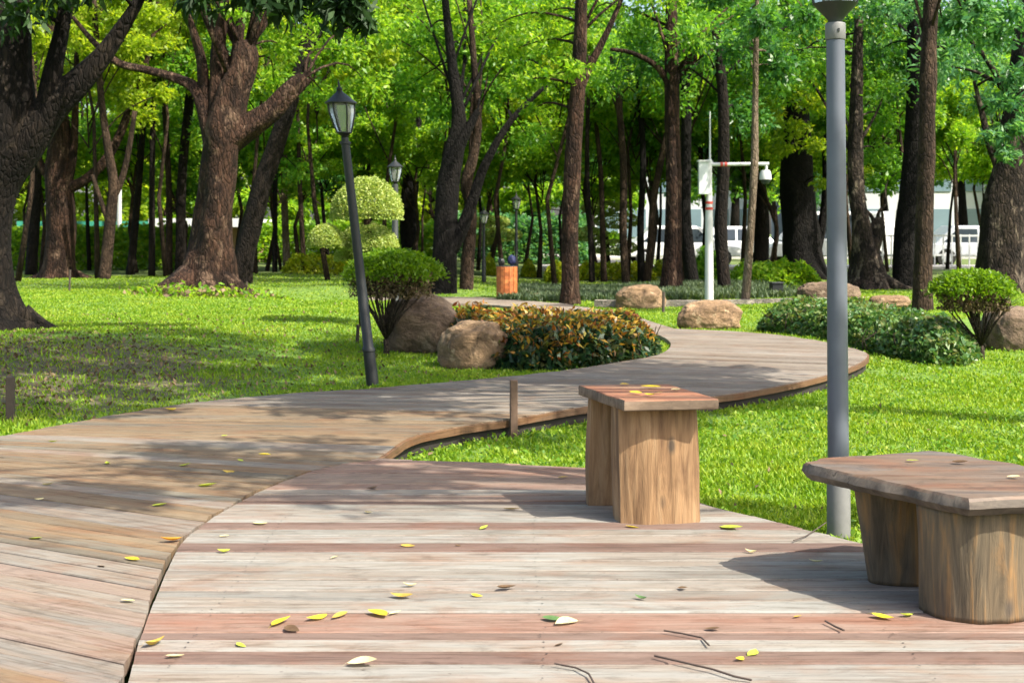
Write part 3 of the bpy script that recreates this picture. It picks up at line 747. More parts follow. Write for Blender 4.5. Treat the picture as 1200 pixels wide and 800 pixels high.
def make_tree(name, label, base_px, trunk, barkm, leafm, limbs=(), crown=None, clumps=(), leafsz=(0.13, 0.06), depth=None,
              flare=0.5, amp=0.08, sides=14, group='trees standing in the park grove', roots=0, density=420, twiggy=True, cat='tree', droop=0.25):
    """trunk and limbs: lists of (px, py, width px[, depth shift]); crown: (dx, dy, zc, rx, ry, rz, n clumps) in metres from the base"""
    b = gp(*base_px) if depth is None else Vector((P(base_px[0], 0, depth).x, depth, 0))
    if depth is not None: b.z = float(terrain(b.x, b.y))
    d = b.y
    t = thing(name, b, label, cat, group)
    mb = MB(); seed = hash(label) % 1000 if False else sum(map(ord, label))
    tr = [tuple(p) for p in trunk]
    pos, rr = px_line(tr, d); pos[0].z = b.z - 0.15
    mb.tube(pos, rr, sides, wob=wobble(seed, amp, flare))
    top = pos[-1]
    for k, l in enumerate(limbs):
        lp, lr = px_line(l, d); mb.tube(lp, lr, max(7, sides - 4), wob=wobble(seed + k, amp))
    for k in range(roots):
        a = k * 2 * math.pi / roots + random.uniform(-0.3, 0.3); r0 = rr[0]
        L = r0 * random.uniform(1.0, 1.7); pts = []; rad_ = []
        for i in range(5):
            q = i / 4; x = b.x + math.cos(a) * (r0 * 0.45 + L * q); y = b.y + math.sin(a) * (r0 * 0.45 + L * q)
            pts.append(Vector((x, y, float(terrain(x, y)) + r0 * 0.38 * (1 - q) ** 2 - 0.05 * q))); rad_.append(r0 * (0.36 - 0.27 * q))
        mb.tube(pts, rad_, 8, wob=wobble(seed + 50 + k, 0.12))
    cl = []
    rs = random.Random(seed)
    if crown:
        dx, dy, zc, rx, ry, rz, n = crown; c = b + Vector((dx, dy, zc))
        for i in range(max(5, int(n * 0.42))):
            while True:
                q = Vector((rs.uniform(-1, 1), rs.uniform(-1, 1), rs.uniform(-1, 1)))
                if 0.25 < q.length < 1: break
            p = c + Vector((q.x * rx, q.y * ry, q.z * rz)); r = rs.uniform(0.28, 0.46) * min(rx, rz * 1.4)
            cl.append((tuple(p), r, int(density * rs.uniform(0.7, 1.3))))
        for i, (p, r, _n) in enumerate(cl):
            if i % 2 == 0 or twiggy:
                j = max(1, int(len(pos) * rs.uniform(0.72, 0.98))) - 1
                limb(mb, pos[j], p, max(0.012, rr[j] * 0.26), 0.010)
    for (px, py, dd, r, n) in clumps:
        p = P(px, py, d + dd); cl.append((tuple(p), r, n))
        src = pos + [q for l in limbs for q in px_line(l, d)[0]]
        near = min(src, key=lambda q: (q - p).length + (0.6 if q.z > p.z + 1.2 else 0))
        limb(mb, near, p, 0.03, 0.008)
    mb.build('trunk', barkm, t, smooth=True)
    if cl: crown_leaves(cl, leafsz[0], leafsz[1], leafm, t, droop=droop)
    return t

def up(px, py, w, n=3, lean=0, topw=0.6, top=-160):
    """a simple trunk rising from (px,py) out of the frame"""
    pts = []
    for i in range(n + 1):
        t = i / n; pts.append((px + lean * t + min(5.0, w * 0.42) * math.sin(t * 5.2 + px * 0.7) * (1 if 0 < i else 0), py + 6 + (top - py) * t, w * (1.0 + (topw - 1) * t)))
    return pts

def build_trees():
    # --- left group
    make_tree('leaning_tree', 'huge dark tree at the left edge of the picture, forking into thick bent limbs', (5, 386),
        [(-2, 394, 86), (-6, 368, 66), (-12, 330, 54), (-15, 280, 52), (-13, 230, 58), (-4, 185, 72), (2, 130, 74), (6, 70, 62), (8, 0, 52), (2, -120, 40), (-8, -260, 24)],
        'bark_shade', 'leaf_shade',
        limbs=[[(-4, 240, 24), (8, 205, 40), (34, 165, 42), (60, 128, 36), (90, 100, 30), (118, 70, 22), (142, 35, 17), (163, 0, 13), (190, -60, 9, 0.3)],
               [(55, 128, 30), (62, 85, 24), (72, 40, 19), (80, -5, 16), (96, -90, 10, 0.5)]],
        crown=(-0.2, 0.5, 6.6, 3.2, 3.0, 1.6, 22),
        clumps=[(232, -2, -1.2, 0.36, 120), (290, -10, -1.3, 0.42, 170), (330, 5, -1.2, 0.42, 170), (392, 12, -1.4, 0.36, 190), (412, 0, -1.4, 0.34, 170), (372, -14, -1.2, 0.36, 120), (425, 28, -1.4, 0.22, 60),
                (20, 20, -0.6, 0.5, 90), (60, -10, -0.4, 0.5, 130), (110, -22, -0.6, 0.45, 120)],
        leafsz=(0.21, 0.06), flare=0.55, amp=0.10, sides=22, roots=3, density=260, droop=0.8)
    make_tree('limbed_tree', 'reddish trunk with one pale limb bending out to the right', (70, 326),
        [(68, 330, 42), (70, 300, 36), (72, 250, 34), (68, 200, 28), (70, 160, 24), (66, 110, 18), (60, 40, 14), (55, -80, 10)],
        'bark_red', 'leaf_yellow',
        limbs=[[(76, 222, 15), (98, 212, 12), (122, 190, 11), (140, 158, 10), (154, 122, 9), (167, 88, 7), (180, 40, 5)],
               [(70, 215, 14), (52, 200, 10), (42, 175, 8), (36, 140, 6)], [(80, 215, 11), (86, 180, 10), (88, 130, 8), (90, 60, 6)]],
        crown=(0.6, 1.0, 6.2, 3.4, 2.4, 2.4, 22), clumps=[(110, 60, 1.5, 0.8, 420), (170, 60, 1.8, 0.8, 420), (60, 100, 2.0, 0.7, 300), (205, 20, 1.2, 0.8, 360), (130, 110, 2.4, 0.7, 300)], flare=0.35, roots=4)
    make_tree('slender_tree', 'thin tan trunk that forks beside the reddish limbed tree', (124, 327),
        [(122, 330, 14), (126, 290, 13), (130, 250, 13), (133, 215, 12), (126, 170, 10), (118, 110, 8), (110, 0, 6)], 'bark_brown', 'leaf_yellow',
        limbs=[[(131, 235, 9), (142, 212, 8), (150, 180, 7), (158, 130, 6)], [(128, 262, 8), (118, 235, 6), (108, 205, 5)]],
        crown=(0, 1.5, 5.4, 2.2, 2.0, 1.8, 12), flare=0.2, sides=10)
    make_tree('great_tree', 'massive reddish brown tree with a flared root base and many lopped limbs', (240, 342),
        [(238, 352, 92), (242, 332, 66), (246, 300, 53), (250, 260, 47), (256, 215, 45), (260, 180, 45), (264, 150, 48), (272, 110, 36), (282, 85, 30), (286, 62, 27), (282, 50, 18)],
        'bark_red', 'leaf_bright',
        limbs=[[(256, 170, 36), (242, 130, 24), (228, 104, 15), (205, 92, 11), (170, 82, 9), (138, 74, 8), (110, 50, 6), (85, 20, 4)],
               [(246, 145, 20), (240, 110, 15), (236, 70, 12), (226, 35, 9), (214, 0, 7), (205, -60, 5)],
               [(256, 150, 28), (254, 100, 20), (256, 50, 17), (262, 0, 14), (270, -90, 10)],
               [(268, 165, 38), (292, 150, 30), (318, 132, 25), (336, 112, 22), (352, 97, 18), (358, 90, 14)],
               [(270, 130, 18), (278, 60, 12), (286, 0, 10), (300, -80, 8)]],
        crown=(0.8, 1.0, 7.6, 4.0, 3.0, 2.4, 26),
        clumps=[(330, 55, 1.0, 0.75, 520), (400, 60, 1.6, 0.8, 560), (380, 110, 2.0, 0.6, 380), (430, 100, 2.5, 0.7, 440), (300, 20, 0.8, 0.6, 300), (360, 20, 1.0, 0.7, 380), (440, 30, 1.8, 0.8, 480), (275, 15, -0.6, 0.35, 120), (320, 95, 2.6, 0.6, 300)],
        leafsz=(0.12, 0.055), flare=0.5, amp=0.15, sides=30, roots=3)
    make_tree('tilted_tree', 'dark trunk leaning to the right just behind the massive tree', (284, 332),
        [(282, 336, 24), (286, 300, 23), (296, 260, 24), (308, 215, 24), (322, 175, 22), (340, 120, 18), (360, 50, 14), (380, -60, 10)], 'bark_dark', 'leaf_mid',
        crown=(1.8, 1.4, 6.0, 2.6, 2.0, 2.2, 16), clumps=[(350, 200, 2, 0.6, 360), (330, 150, 1.6, 0.6, 360)], flare=0.3)
    for (lab, px, py, w, lean, lm, bk, cr) in [
        ('thin dark trunk between the left edge tree and the reddish limbed tree', 36, 322, 14, 4, 'leaf_mid', 'bark_dark', (0, 2, 5, 2.4, 2, 2.2, 14)),
        ('thin dark leaning trunk right behind the tan forked trunk', 152, 322, 9, 30, 'leaf_mid', 'bark_dark', (0.6, 1, 5.2, 2.2, 2, 2.2, 12)),
        ('thin straight dark trunk in front of the green roofed kiosk', 178, 324, 8, -3, 'leaf_mid', 'bark_dark', (0, 1, 5, 2.2, 2, 2.2, 12)),
        ('thin wavy trunk in front of the white part of the kiosk roof', 198, 322, 8, -14, 'leaf_bright', 'bark_brown', (0, 1, 5.2, 2.2, 2, 2.2, 12)),
        ('slim forked trunk touching the left side of the massive tree', 212, 322, 13, 20, 'leaf_mid', 'bark_dark', (0, 1.6, 5.4, 2.6, 2, 2.2, 14)),
        ('pale grey straight trunk right of the leaning dark trunk', 337, 318, 9, -2, 'leaf_mid', 'bark_pale', (0, 1, 6.0, 2.4, 2, 2.4, 14)),
        ('thin brown trunk tilting left beside the pale grey trunk', 357, 320, 6, -22, 'leaf_dark', 'bark_brown', (0, 1, 5.6, 2.2, 2, 2.4, 12)),
        ('thin black trunk behind the small left topiary pad', 322, 319, 6, -3, 'leaf_dark', 'bark_black', (0, 1, 5.6, 2.2, 2, 2.4, 12))]:
        make_tree('slender_tree', lab, (px, py), up(px, py, w, 4, lean, 0.55, -120), bk, lm, crown=cr, flare=0.25, sides=9, density=330, twiggy=False)
    # --- middle group
    make_tree('twin_tree', 'thick black trunk that forks low, left of the orange bin', (521, 341),
        [(518, 348, 34), (520, 320, 31), (521, 290, 30), (522, 255, 28), (526, 215, 26), (533, 175, 22), (538, 140, 16), (530, 80, 12), (520, -20, 8)], 'bark_black', 'leaf_mid',
        limbs=[[(522, 300, 22), (538, 275, 17), (552, 240, 14), (570, 190, 10), (600, 140, 7), (640, 100, 5)], [(534, 180, 16), (548, 152, 12), (560, 130, 8)]],
        crown=(0, 2.0, 6.6, 3.0, 2.2, 2.2, 20), clumps=[(520, 130, 1.5, 0.8, 520), (570, 110, 1.8, 0.9, 600), (480, 100, 2.0, 0.9, 600), (600, 70, 1.6, 0.9, 560), (540, 60, 1.2, 0.8, 520), (500, 40, 1.0, 0.8, 480), (618, 160, 3, 0.8, 420)], flare=0.25, sides=18)
    make_tree('slender_tree', 'curving thin orange brown trunk beside the thick black forked trunk', (546, 339),
        [(546, 345, 16), (548, 310, 15), (551, 275, 14), (552, 245, 13), (546, 215, 14), (555, 180, 12), (560, 140, 10), (556, 80, 8), (550, 0, 6)], 'bark_brown', 'leaf_bright',
        limbs=[[(548, 222, 8), (552, 190, 7), (552, 150, 6), (554, 110, 5)]],
        crown=(0, 1.0, 6.0, 2.6, 2, 2.0, 16), clumps=[(560, 60, 0.8, 0.7, 420), (600, 30, 0.9, 0.8, 440), (530, 20, 0.6, 0.7, 380)], flare=0.2, sides=12)
    make_tree('straight_tree', 'straight reddish trunk right of the orange bin with a light green bough', (668, 357),
        [(667, 364, 25), (668, 330, 21), (668, 280, 20), (670, 230, 20), (672, 180, 19), (675, 130, 18), (678, 90, 17), (680, 40, 16), (682, -20, 14), (686, -150, 9)], 'bark_red', 'leaf_bright',
        limbs=[[(678, 105, 13), (690, 80, 10), (708, 45, 8), (724, 10, 6), (740, -30, 4)]],
        crown=(0, 0.6, 6.6, 2.6, 2.2, 1.6, 18), clumps=[(640, 90, 0.4, 0.45, 330), (610, 100, 0.6, 0.45, 330), (672, 82, -0.5, 0.40, 240), (600, 60, 0.8, 0.5, 330), (650, 50, 0.5, 0.5, 330), (580, 30, 0.9, 0.5, 300), (640, 15, 0.6, 0.5, 330), (625, 130, 1, 0.3, 140)],
        leafsz=(0.11, 0.05), flare=0.25, sides=16)
    make_tree('broad_tree', 'dark trunk half hidden behind the far black lamp', (480, 316), up(482, 316, 22, 4, -2, 0.7, 40), 'bark_black', 'leaf_mid',
        crown=(0, 1, 4.6, 2.6, 2, 2.2, 16), flare=0.2)
    # --- right group
    make_tree('straight_tree', 'straight reddish brown trunk behind the long flat boulder', (787, 342),
        [(786, 349, 27), (788, 310, 22), (789, 260, 20), (789, 200, 19), (788, 150, 18), (788, 100, 17), (787, 60, 15), (786, -60, 10)], 'bark_red', 'leaf_mid',
        limbs=[[(788, 105, 10), (770, 78, 7), (740, 62, 5), (715, 58, 4)], [(788, 95, 9), (810, 70, 7), (840, 60, 5), (880, 50, 4)]],
        crown=(0.2, 1, 5.6, 3.4, 2.4, 1.6, 22), clumps=[(760, 50, 1, 0.7, 360), (830, 40, 1.2, 0.8, 420), (800, 20, 0.8, 0.7, 360), (720, 90, 2, 0.6, 240)], flare=0.35, sides=16)
    for (lab, px, py, w, lean, lm, bk, top, cr) in [
        ('dark wavy trunk just right of the reddish brown trunk', 813, 334, 15, -18, 'leaf_mid', 'bark_black', 40, (-0.3, 1, 5.2, 2.6, 2, 1.8, 16)),
        ('straight dark trunk right behind the white camera pole', 850, 342, 16, -10, 'leaf_dark', 'bark_dark', 30, (0, 1, 5.2, 2.8, 2, 1.8, 18)),
        ('dark trunk hidden half behind the pale propped pole', 890, 322, 18, -4, 'leaf_dark', 'bark_dark', 20, (0, 1, 5.6, 2.8, 2, 2.0, 18)),
        ('thin dark trunk left of the pale topiary in the distance', 708, 330, 7, -14, 'leaf_bright', 'bark_brown', 60, (0, 1, 5.4, 2.4, 2, 2.2, 14)),
        ('thin dark trunk next to the straight reddish trunk', 694, 331, 7, -6, 'leaf_bright', 'bark_dark', 80, (0, 1, 5.4, 2.4, 2, 2.2, 12)),
        ('slim dark trunk bowing left in the middle distance', 734, 332, 10, -14, 'leaf_mid', 'bark_brown', 60, (0, 1, 5.4, 2.4, 2, 2.2, 14)),
        ('slim black trunk in front of the street, left of the leaning pair', 752, 330, 9, -4, 'leaf_mid', 'bark_black', 60, (0, 1, 5.4, 2.4, 2, 2.2, 14)),
        ('leaning brown trunk with a pale broken limb stub', 757, 330, 10, 26, 'leaf_mid', 'bark_brown', 130, (0.6, 1, 5.2, 2.2, 2, 2.0, 12)),
        ('small young tree with a round green crown by the street', 905, 312, 7, 4, 'leaf_bright', 'bark_brown', 230, (0, 0.2, 2.9, 1.5, 1.2, 1.0, 10))]:
        make_tree('slender_tree', lab, (px, py), [(a, b2, c) for a, b2, c in up(px, py, w, 4, lean, 0.7, top)], bk, lm, crown=cr, flare=0.25, sides=11, density=340, twiggy=False)
    make_tree('propped_pole_tree', 'slender pale trunk leaning beside the white camera pole', (874, 356),
        [(873, 360, 11), (877, 310, 10), (881, 250, 9), (884, 190, 9), (885, 120, 7), (886, 60, 6), (888, -40, 4)], 'bark_pale', 'leaf_dark',
        crown=(0.2, 0.4, 5.0, 2.0, 1.6, 1.2, 12), clumps=[(860, 60, 0.5, 0.5, 240), (905, 70, 0.4, 0.5, 260), (880, 20, 0.5, 0.6, 300)], flare=0.1, sides=10)
    make_tree('stout_tree', 'very stout black trunk with light green boughs hanging beside the silver lamp', (943, 326),
        [(944, 332, 56), (942, 310, 46), (939, 280, 42), (937, 250, 39), (935, 210, 37), (934, 160, 34), (930, 100, 28), (925, 20, 20), (920, -90, 12)], 'bark_black', 'leaf_yellow',
        limbs=[[(952, 310, 14), (962, 270, 10), (968, 220, 8), (966, 160, 7)]],
        crown=(0, 1.5, 7.0, 3.4, 2.4, 2.2, 22),
        clumps=[(945, 40, -2.5, 0.5, 330), (955, 20, -2.6, 0.5, 330), (925, 90, -2.2, 0.5, 300), (948, 120, -2.4, 0.5, 330), (930, 150, -2.2, 0.55, 360), (955, 170, -2.4, 0.45, 300), (915, 175, -2.0, 0.45, 260), (985, 180, -2.2, 0.45, 280), (1005, 200, -2.0, 0.4, 220), (965, 215, -2.0, 0.32, 170), (1000, 150, -1.8, 0.4, 200), (905, 125, -1.6, 0.5, 220)],
        leafsz=(0.13, 0.055), flare=0.3, sides=22, roots=5, amp=0.12)
    make_tree('banyan_tree', 'gnarled tree with fanned roots and a cut knobby stump limb', (1018, 338),
        [(1018, 342, 58), (1017, 320, 44), (1013, 290, 32), (1009, 260, 22), (1004, 230, 19), (1002, 190, 18), (1004, 120, 14), (1006, 20, 10)], 'bark_gnarled', 'leaf_mid',
        limbs=[[(1018, 300, 24), (1026, 275, 20), (1030, 262, 17), (1034, 258, 10)], [(1026, 268, 7), (1022, 255, 5), (1014, 245, 3)], [(1028, 262, 6), (1030, 248, 4), (1038, 240, 3)],
               [(1003, 335, 7), (1008, 310, 6), (1012, 285, 5)], [(1033, 337, 7), (1028, 312, 6), (1020, 288, 5)], [(1012, 338, 6), (1014, 315, 5), (1015, 290, 5)], [(1024, 338, 6), (1022, 315, 5), (1018, 290, 5)]],
        crown=(0, 1.5, 6.0, 2.8, 2.2, 2.0, 18), clumps=[(1035, 215, 0.6, 0.5, 300), (1060, 200, 0.8, 0.5, 280), (1025, 180, 0.8, 0.6, 340), (1040, 140, 1.0, 0.6, 320)], flare=0.35, sides=20, roots=7, amp=0.13)
    make_tree('dark_tree', 'smooth thick dark trunk close behind the bamboo-like trunk', (1061, 337),
        [(1062, 342, 32), (1061, 310, 29), (1063, 270, 27), (1068, 220, 26), (1072, 160, 26), (1074, 100, 24), (1074, 30, 20), (1072, -90, 14)], 'bark_black', 'leaf_dark',
        crown=(0.4, 1.2, 6.0, 3.0, 2.2, 2.0, 22), clumps=[(1030, 60, 0.8, 0.8, 420), (1120, 60, 1.0, 0.9, 460), (1050, 110, 1.2, 0.6, 300), (1020, 20, 0.8, 0.8, 380)], flare=0.3, sides=18)
    make_tree('ringed_tree', 'slim straight jointed trunk rising behind the green hedge', (1087, 364),
        [(1081, 372, 25), (1081, 330, 22), (1083, 270, 21), (1085, 210, 20), (1086, 185, 21), (1087, 140, 18), (1088, 92, 20), (1089, 50, 17), (1091, 0, 17), (1094, -120, 13)], 'bark_brown', 'leaf_blue',
        limbs=[[(1092, 12, 8), (1104, -10, 6), (1120, -40, 5)]],
        crown=(0.3, 0.3, 5.9, 2.2, 1.8, 1.0, 14), clumps=[(1130, 25, 0.8, 0.6, 380), (1165, 40, 1.2, 0.6, 380), (1140, 5, 0.8, 0.6, 340), (1105, 30, 1.0, 0.4, 200), (1185, 15, 1.0, 0.6, 320)], flare=0.12, amp=0.05, sides=16)
    make_tree('old_tree', 'wide furrowed old trunk at the right edge behind the round shrub', (1178, 342),
        [(1178, 348, 74), (1176, 320, 64), (1176, 285, 58), (1180, 245, 52), (1186, 205, 42), (1192, 150, 36), (1198, 90, 30), (1204, 0, 24)], 'bark_gnarled', 'leaf_blue',
        limbs=[[(1196, 340, 26), (1194, 300, 22), (1196, 250, 20)], [(1180, 215, 14), (1160, 170, 9), (1150, 130, 6), (1142, 95, 4)]],
        crown=(0, 1.0, 5.6, 3.2, 2.4, 2.0, 20), clumps=[(1180, 180, -1.5, 0.35, 160), (1165, 160, -1.4, 0.4, 200), (1195, 150, -1.5, 0.4, 220), (1180, 120, -1.2, 0.5, 260), (1190, 90, -1.0, 0.5, 280), (1150, 120, 1.0, 0.5, 260)],
        leafsz=(0.17, 0.05), flare=0.25, sides=22, roots=6, amp=0.14)
    # --- trees overhead to the right, outside the picture, that throw the shade on the lawn and the path
    for i, (x, y, cx, cz, rx, ry, rz, n) in enumerate([(-5.6, 9.3, 5.1, 6.3, 4.1, 2.7, 1.2, 125), (5.7, 8.6, -2.3, 5.8, 2.1, 2.1, 0.9, 52), (5.3, 4.4, -3.7, 6.0, 1.7, 0.8, 0.5, 12)]):
        pw = Vector((x, y, float(terrain(x, y)))); t = thing('shade_tree', pw, ['spreading tree beyond the left edge shading the lawn', 'tall tree beyond the right edge shading the boardwalk', 'thin tree right of the deck with one long overhead limb'][i], 'tree', 'trees standing in the park grove')
        mb = MB(); mb.tube([pw + Vector((0, 0, -0.1)), pw + Vector((-0.1, 0, 1.5)), pw + Vector((-0.2, 0.1, 3.2)), pw + Vector((-0.5, 0.1, 4.6))], [0.24, 0.18, 0.16, 0.12], 14, wob=wobble(i, 0.08, 0.4))
        cl = []; rs = random.Random(50 + i)
        for k in range(n):
            q = Vector((rs.uniform(-1, 1), rs.uniform(-1, 1), rs.uniform(-1, 1)))
            p = pw + Vector((cx + q.x * rx, q.y * ry, cz + q.z * rz)); cl.append((tuple(p), rs.uniform(0.4, 0.75), 240))
            limb(mb, pw + Vector((-0.4, 0.1, 4.2)), p, 0.05, 0.01)
        mb.build('trunk', 'bark_dark', t, smooth=True); crown_leaves(cl, 0.15, 0.065, 'leaf_mid', t)

def far_tree(px, d, zlo, zhi, r, lm, bk, w, label, n=30, dens=330, lsz=(0.20, 0.10)):
    x = (px - CX) / F * d; b = Vector((x, d, float(terrain(x, d)))); t = thing('far_tree', b, label, 'tree', 'trees far behind the grove')
    mb = MB(); rs = random.Random(int(px * 7 + d * 13)); zc = (zlo + zhi) / 2; rz = (zhi - zlo) / 2
    top = b + Vector((rs.uniform(-.4, .4), 0, zc))
    pts = [b + Vector((0, 0, -0.1)), b.lerp(top, 0.35) + Vector((rs.uniform(-.25, .25), 0, 0)), b.lerp(top, 0.7) + Vector((rs.uniform(-.25, .25), 0, 0)), top]
    mb.tube(pts, [w * 0.62, w * 0.5, w * 0.4, w * 0.2], 9, wob=wobble(int(px), 0.07, 0.3))
    cl = []
    for i in range(n):
        while True:
            q = Vector((rs.uniform(-1, 1), rs.uniform(-1, 1), rs.uniform(-1, 1)))
            if q.length < 1: break
        p = b + Vector((q.x * r, q.y * r * 0.7, zc + q.z * rz)); cl.append((tuple(p), rs.uniform(0.3, 0.5) * r * 0.62, int(dens * rs.uniform(.7, 1.3))))
        if i % 3 == 0: limb(mb, b.lerp(top, rs.uniform(0.5, 0.95)), p, w * 0.2, 0.015, 5)
    mb.build('trunk', bk, t, smooth=True); crown_leaves(cl, lsz[0], lsz[1], lm, t)

def build_far_trees():
    spec = [(-40, 37, 'leaf_yellow', 'behind the left edge tree'), (30, 41, 'leaf_mid', 'above the dark left hedge'), (105, 38, 'leaf_bright', 'above the left end of the kiosk'), (160, 43, 'leaf_yellow', 'right above the kiosk roof'),
            (215, 39, 'leaf_mid', 'left of the massive tree crown'), (275, 42, 'leaf_dark', 'straight behind the massive tree'), (330, 38, 'leaf_mid', 'behind the pale grey trunk'), (385, 43, 'leaf_dark', 'behind the near black lamp'),
            (440, 39, 'leaf_mid', 'behind the tall topiary'), (495, 44, 'leaf_bright', 'left of the black forked trunk'), (560, 40, 'leaf_dark', 'behind the orange brown trunk'), (615, 46, 'leaf_blue', 'behind the orange bin'),
            (660, 44, 'leaf_dark', 'behind the straight reddish trunk'), (715, 40, 'leaf_bright', 'with broad light leaves over the distant topiary'), (770, 40, 'leaf_mid', 'above the parked white cars'), (825, 38, 'leaf_dark', 'behind the white camera pole'),
            (880, 41, 'leaf_dark', 'behind the pale propped trunk'), (930, 39, 'leaf_mid', 'behind the stout black trunk'), (985, 42, 'leaf_dark', 'behind the silver lamp post'), (1040, 39, 'leaf_mid', 'behind the gnarled banyan'),
            (1110, 43, 'leaf_bright', 'right of the jointed trunk'), (1165, 40, 'leaf_blue', 'behind the furrowed old trunk'), (1240, 41, 'leaf_mid', 'beyond the right edge of the picture')]
    for i, (px, d, lm, where) in enumerate(spec):
        rs = random.Random(i); right = px > 640
        zlo = rs.uniform(2.3, 2.9) if right else rs.uniform(2.0, 2.6)
        far_tree(px, d, zlo, rs.uniform(6.2, 8.2), rs.uniform(2.2, 2.9), lm, rs.choice(['bark_dark', 'bark_brown', 'bark_brown']), rs.uniform(0.07, 0.13), 'leafy background tree ' + where, n=30, dens=430, lsz=(0.165, 0.085))
    extra = [(20, 29, 4.2, 7.2, 'leaf_yellow', 'bright yellow green tree crown between the left edge tree and its limbs'), (115, 31, 3.6, 7.2, 'leaf_yellow', 'bright yellow green tree crown over the reddish limbed tree'), (195, 33, 3.8, 7.5, 'leaf_yellow', 'yellow green tree crown left of the massive tree limbs'), (300, 34, 4.0, 7.8, 'leaf_bright', 'light green tree crown between the massive tree limbs'),
             (385, 30, 3.4, 6.8, 'leaf_yellow', 'yellow green tree crown just behind the near lantern'), (450, 33, 3.8, 7.5, 'leaf_bright', 'light green tree crown right of the near lantern'), (520, 31, 4.0, 7.0, 'leaf_bright', 'light green tree crown over the black forked trunk'), (590, 34, 3.8, 7.6, 'leaf_yellow', 'yellow green tree crown left of the straight reddish trunk'),
             (650, 32, 4.4, 7.4, 'leaf_bright', 'light green tree crown behind the straight reddish trunk top'), (735, 35, 3.4, 6.6, 'leaf_bright', 'light green broad leaved crown left of the camera pole'), (800, 33, 4.6, 7.8, 'leaf_mid', 'green tree crown over the camera pole arm'), (870, 35, 4.3, 7.8, 'leaf_mid', 'green tree crown over the pale propped trunk'), (1000, 33, 4.2, 7.6, 'leaf_mid', 'green tree crown right of the silver lamp head'), (1125, 35, 2.9, 5.4, 'leaf_bright', 'light green low crown right of the jointed trunk'), (1060, 34, 4.8, 7.6, 'leaf_blue', 'bluish green crown behind the jointed trunk')]
    extra += [(480, 36, 2.1, 4.6, 'leaf_bright', 'low green crown behind the far black lamp'), (572, 37, 2.3, 5.0, 'leaf_bright', 'low green crown right of the orange brown trunk'), (632, 36, 2.5, 5.0, 'leaf_bright', 'low light green crown left of the straight reddish trunk'), (702, 37, 2.3, 4.6, 'leaf_bright', 'low light green crown between thin dark trunks'),
              (760, 36, 2.9, 5.0, 'leaf_mid', 'low green crown at the leaning brown trunk'), (842, 37, 2.9, 5.2, 'leaf_mid', 'low green crown right behind the camera pole'), (906, 36, 2.7, 4.8, 'leaf_bright', 'low light green crown left of the stout black trunk'), (1012, 36, 2.7, 4.8, 'leaf_mid', 'low green crown above the gnarled banyan roots'),
              (48, 35, 2.3, 4.6, 'leaf_bright', 'low green crown right of the left edge tree'), (160, 36, 2.3, 4.8, 'leaf_bright', 'low green crown above the kiosk between thin trunks'), (214, 37, 2.3, 5.0, 'leaf_mid', 'low green crown touching the massive trunk on its left'), (312, 37, 2.2, 5.2, 'leaf_mid', 'low green crown behind the leaning dark trunk'), (352, 36, 2.3, 4.8, 'leaf_bright', 'low green crown behind the pale grey trunk and lantern'), (425, 37, 2.5, 5.0, 'leaf_bright', 'low light green crown above the topiary dome'), (1160, 37, 2.3, 4.6, 'leaf_bright', 'low light green crown behind the old trunk at the right')]
    for px, d, zl, zh, lm, lab in extra:
        far_tree(px, d, zl, zh, 2.0, lm, 'bark_brown', 0.10, lab, n=24, dens=520, lsz=(0.125, 0.062))
    low = [(-70, 'leaf_bright'), (10, 'leaf_yellow'), (70, 'leaf_bright'), (130, 'leaf_yellow'), (200, 'leaf_bright'), (265, 'leaf_yellow'), (330, 'leaf_bright'), (395, 'leaf_yellow'), (455, 'leaf_bright'), (515, 'leaf_yellow'), (570, 'leaf_bright'), (625, 'leaf_blue'), (675, 'leaf_bright')]
    names = ['left edge', 'left edge tree', 'reddish limbed tree', 'left part of the kiosk', 'right part of the kiosk', 'massive tree', 'pale grey trunk', 'near lantern pole', 'tall topiary', 'black forked trunk', 'orange brown trunk', 'orange bin', 'straight reddish trunk']
    for i, ((px, lm), nm) in enumerate(zip(low, names)):
        far_tree(px, 53 + (i % 3) * 2, 0.6, 4.6 + (i % 4) * 0.5, 2.6, lm, 'bark_brown', 0.18, 'low sunlit bushy tree in the distance behind the ' + nm, n=26, dens=300, lsz=(0.26, 0.13))
    spec2 = [(-60, 62, 'leaf_yellow', 'far at the left edge'), (60, 66, 'leaf_yellow', 'far behind the dark hedge'), (180, 60, 'leaf_yellow', 'far behind the kiosk'), (300, 68, 'leaf_yellow', 'far behind the leaning dark trunk'),
             (410, 62, 'leaf_bright', 'far behind the topiary pads'), (520, 66, 'leaf_bright', 'far behind the black forked trunk'), (610, 72, 'leaf_bright', 'far behind the orange bin'), (690, 76, 'leaf_blue', 'across the street at the straight reddish trunk'),
             (770, 80, 'leaf_blue', 'across the street behind the white cars'), (860, 78, 'leaf_mid', 'across the street behind the camera pole'), (950, 82, 'leaf_blue', 'across the street behind the stout trunk'), (1040, 86, 'leaf_mid', 'across the street behind the banyan'),
             (1130, 84, 'leaf_blue', 'across the street behind the white railing'), (1230, 80, 'leaf_mid', 'across the street past the right edge')]
    for i, (px, d, lm, where) in enumerate(spec2):
        rs = random.Random(100 + i); right = px > 640
        far_tree(px, d, 2.6 if right else 0.5, rs.uniform(14, 17), rs.uniform(5.0, 6.0), lm, 'bark_dark', 0.5, 'tall broad tree ' + where, n=64, dens=200, lsz=(0.40, 0.22))
build_trees(); build_far_trees()

# ------------------------------------------------------------------ hedges and shrubs
def stems(mb, base, tips, r0=0.018, n=5):
    for p in tips: limb(mb, base, p, r0, 0.004, n, 0.06)

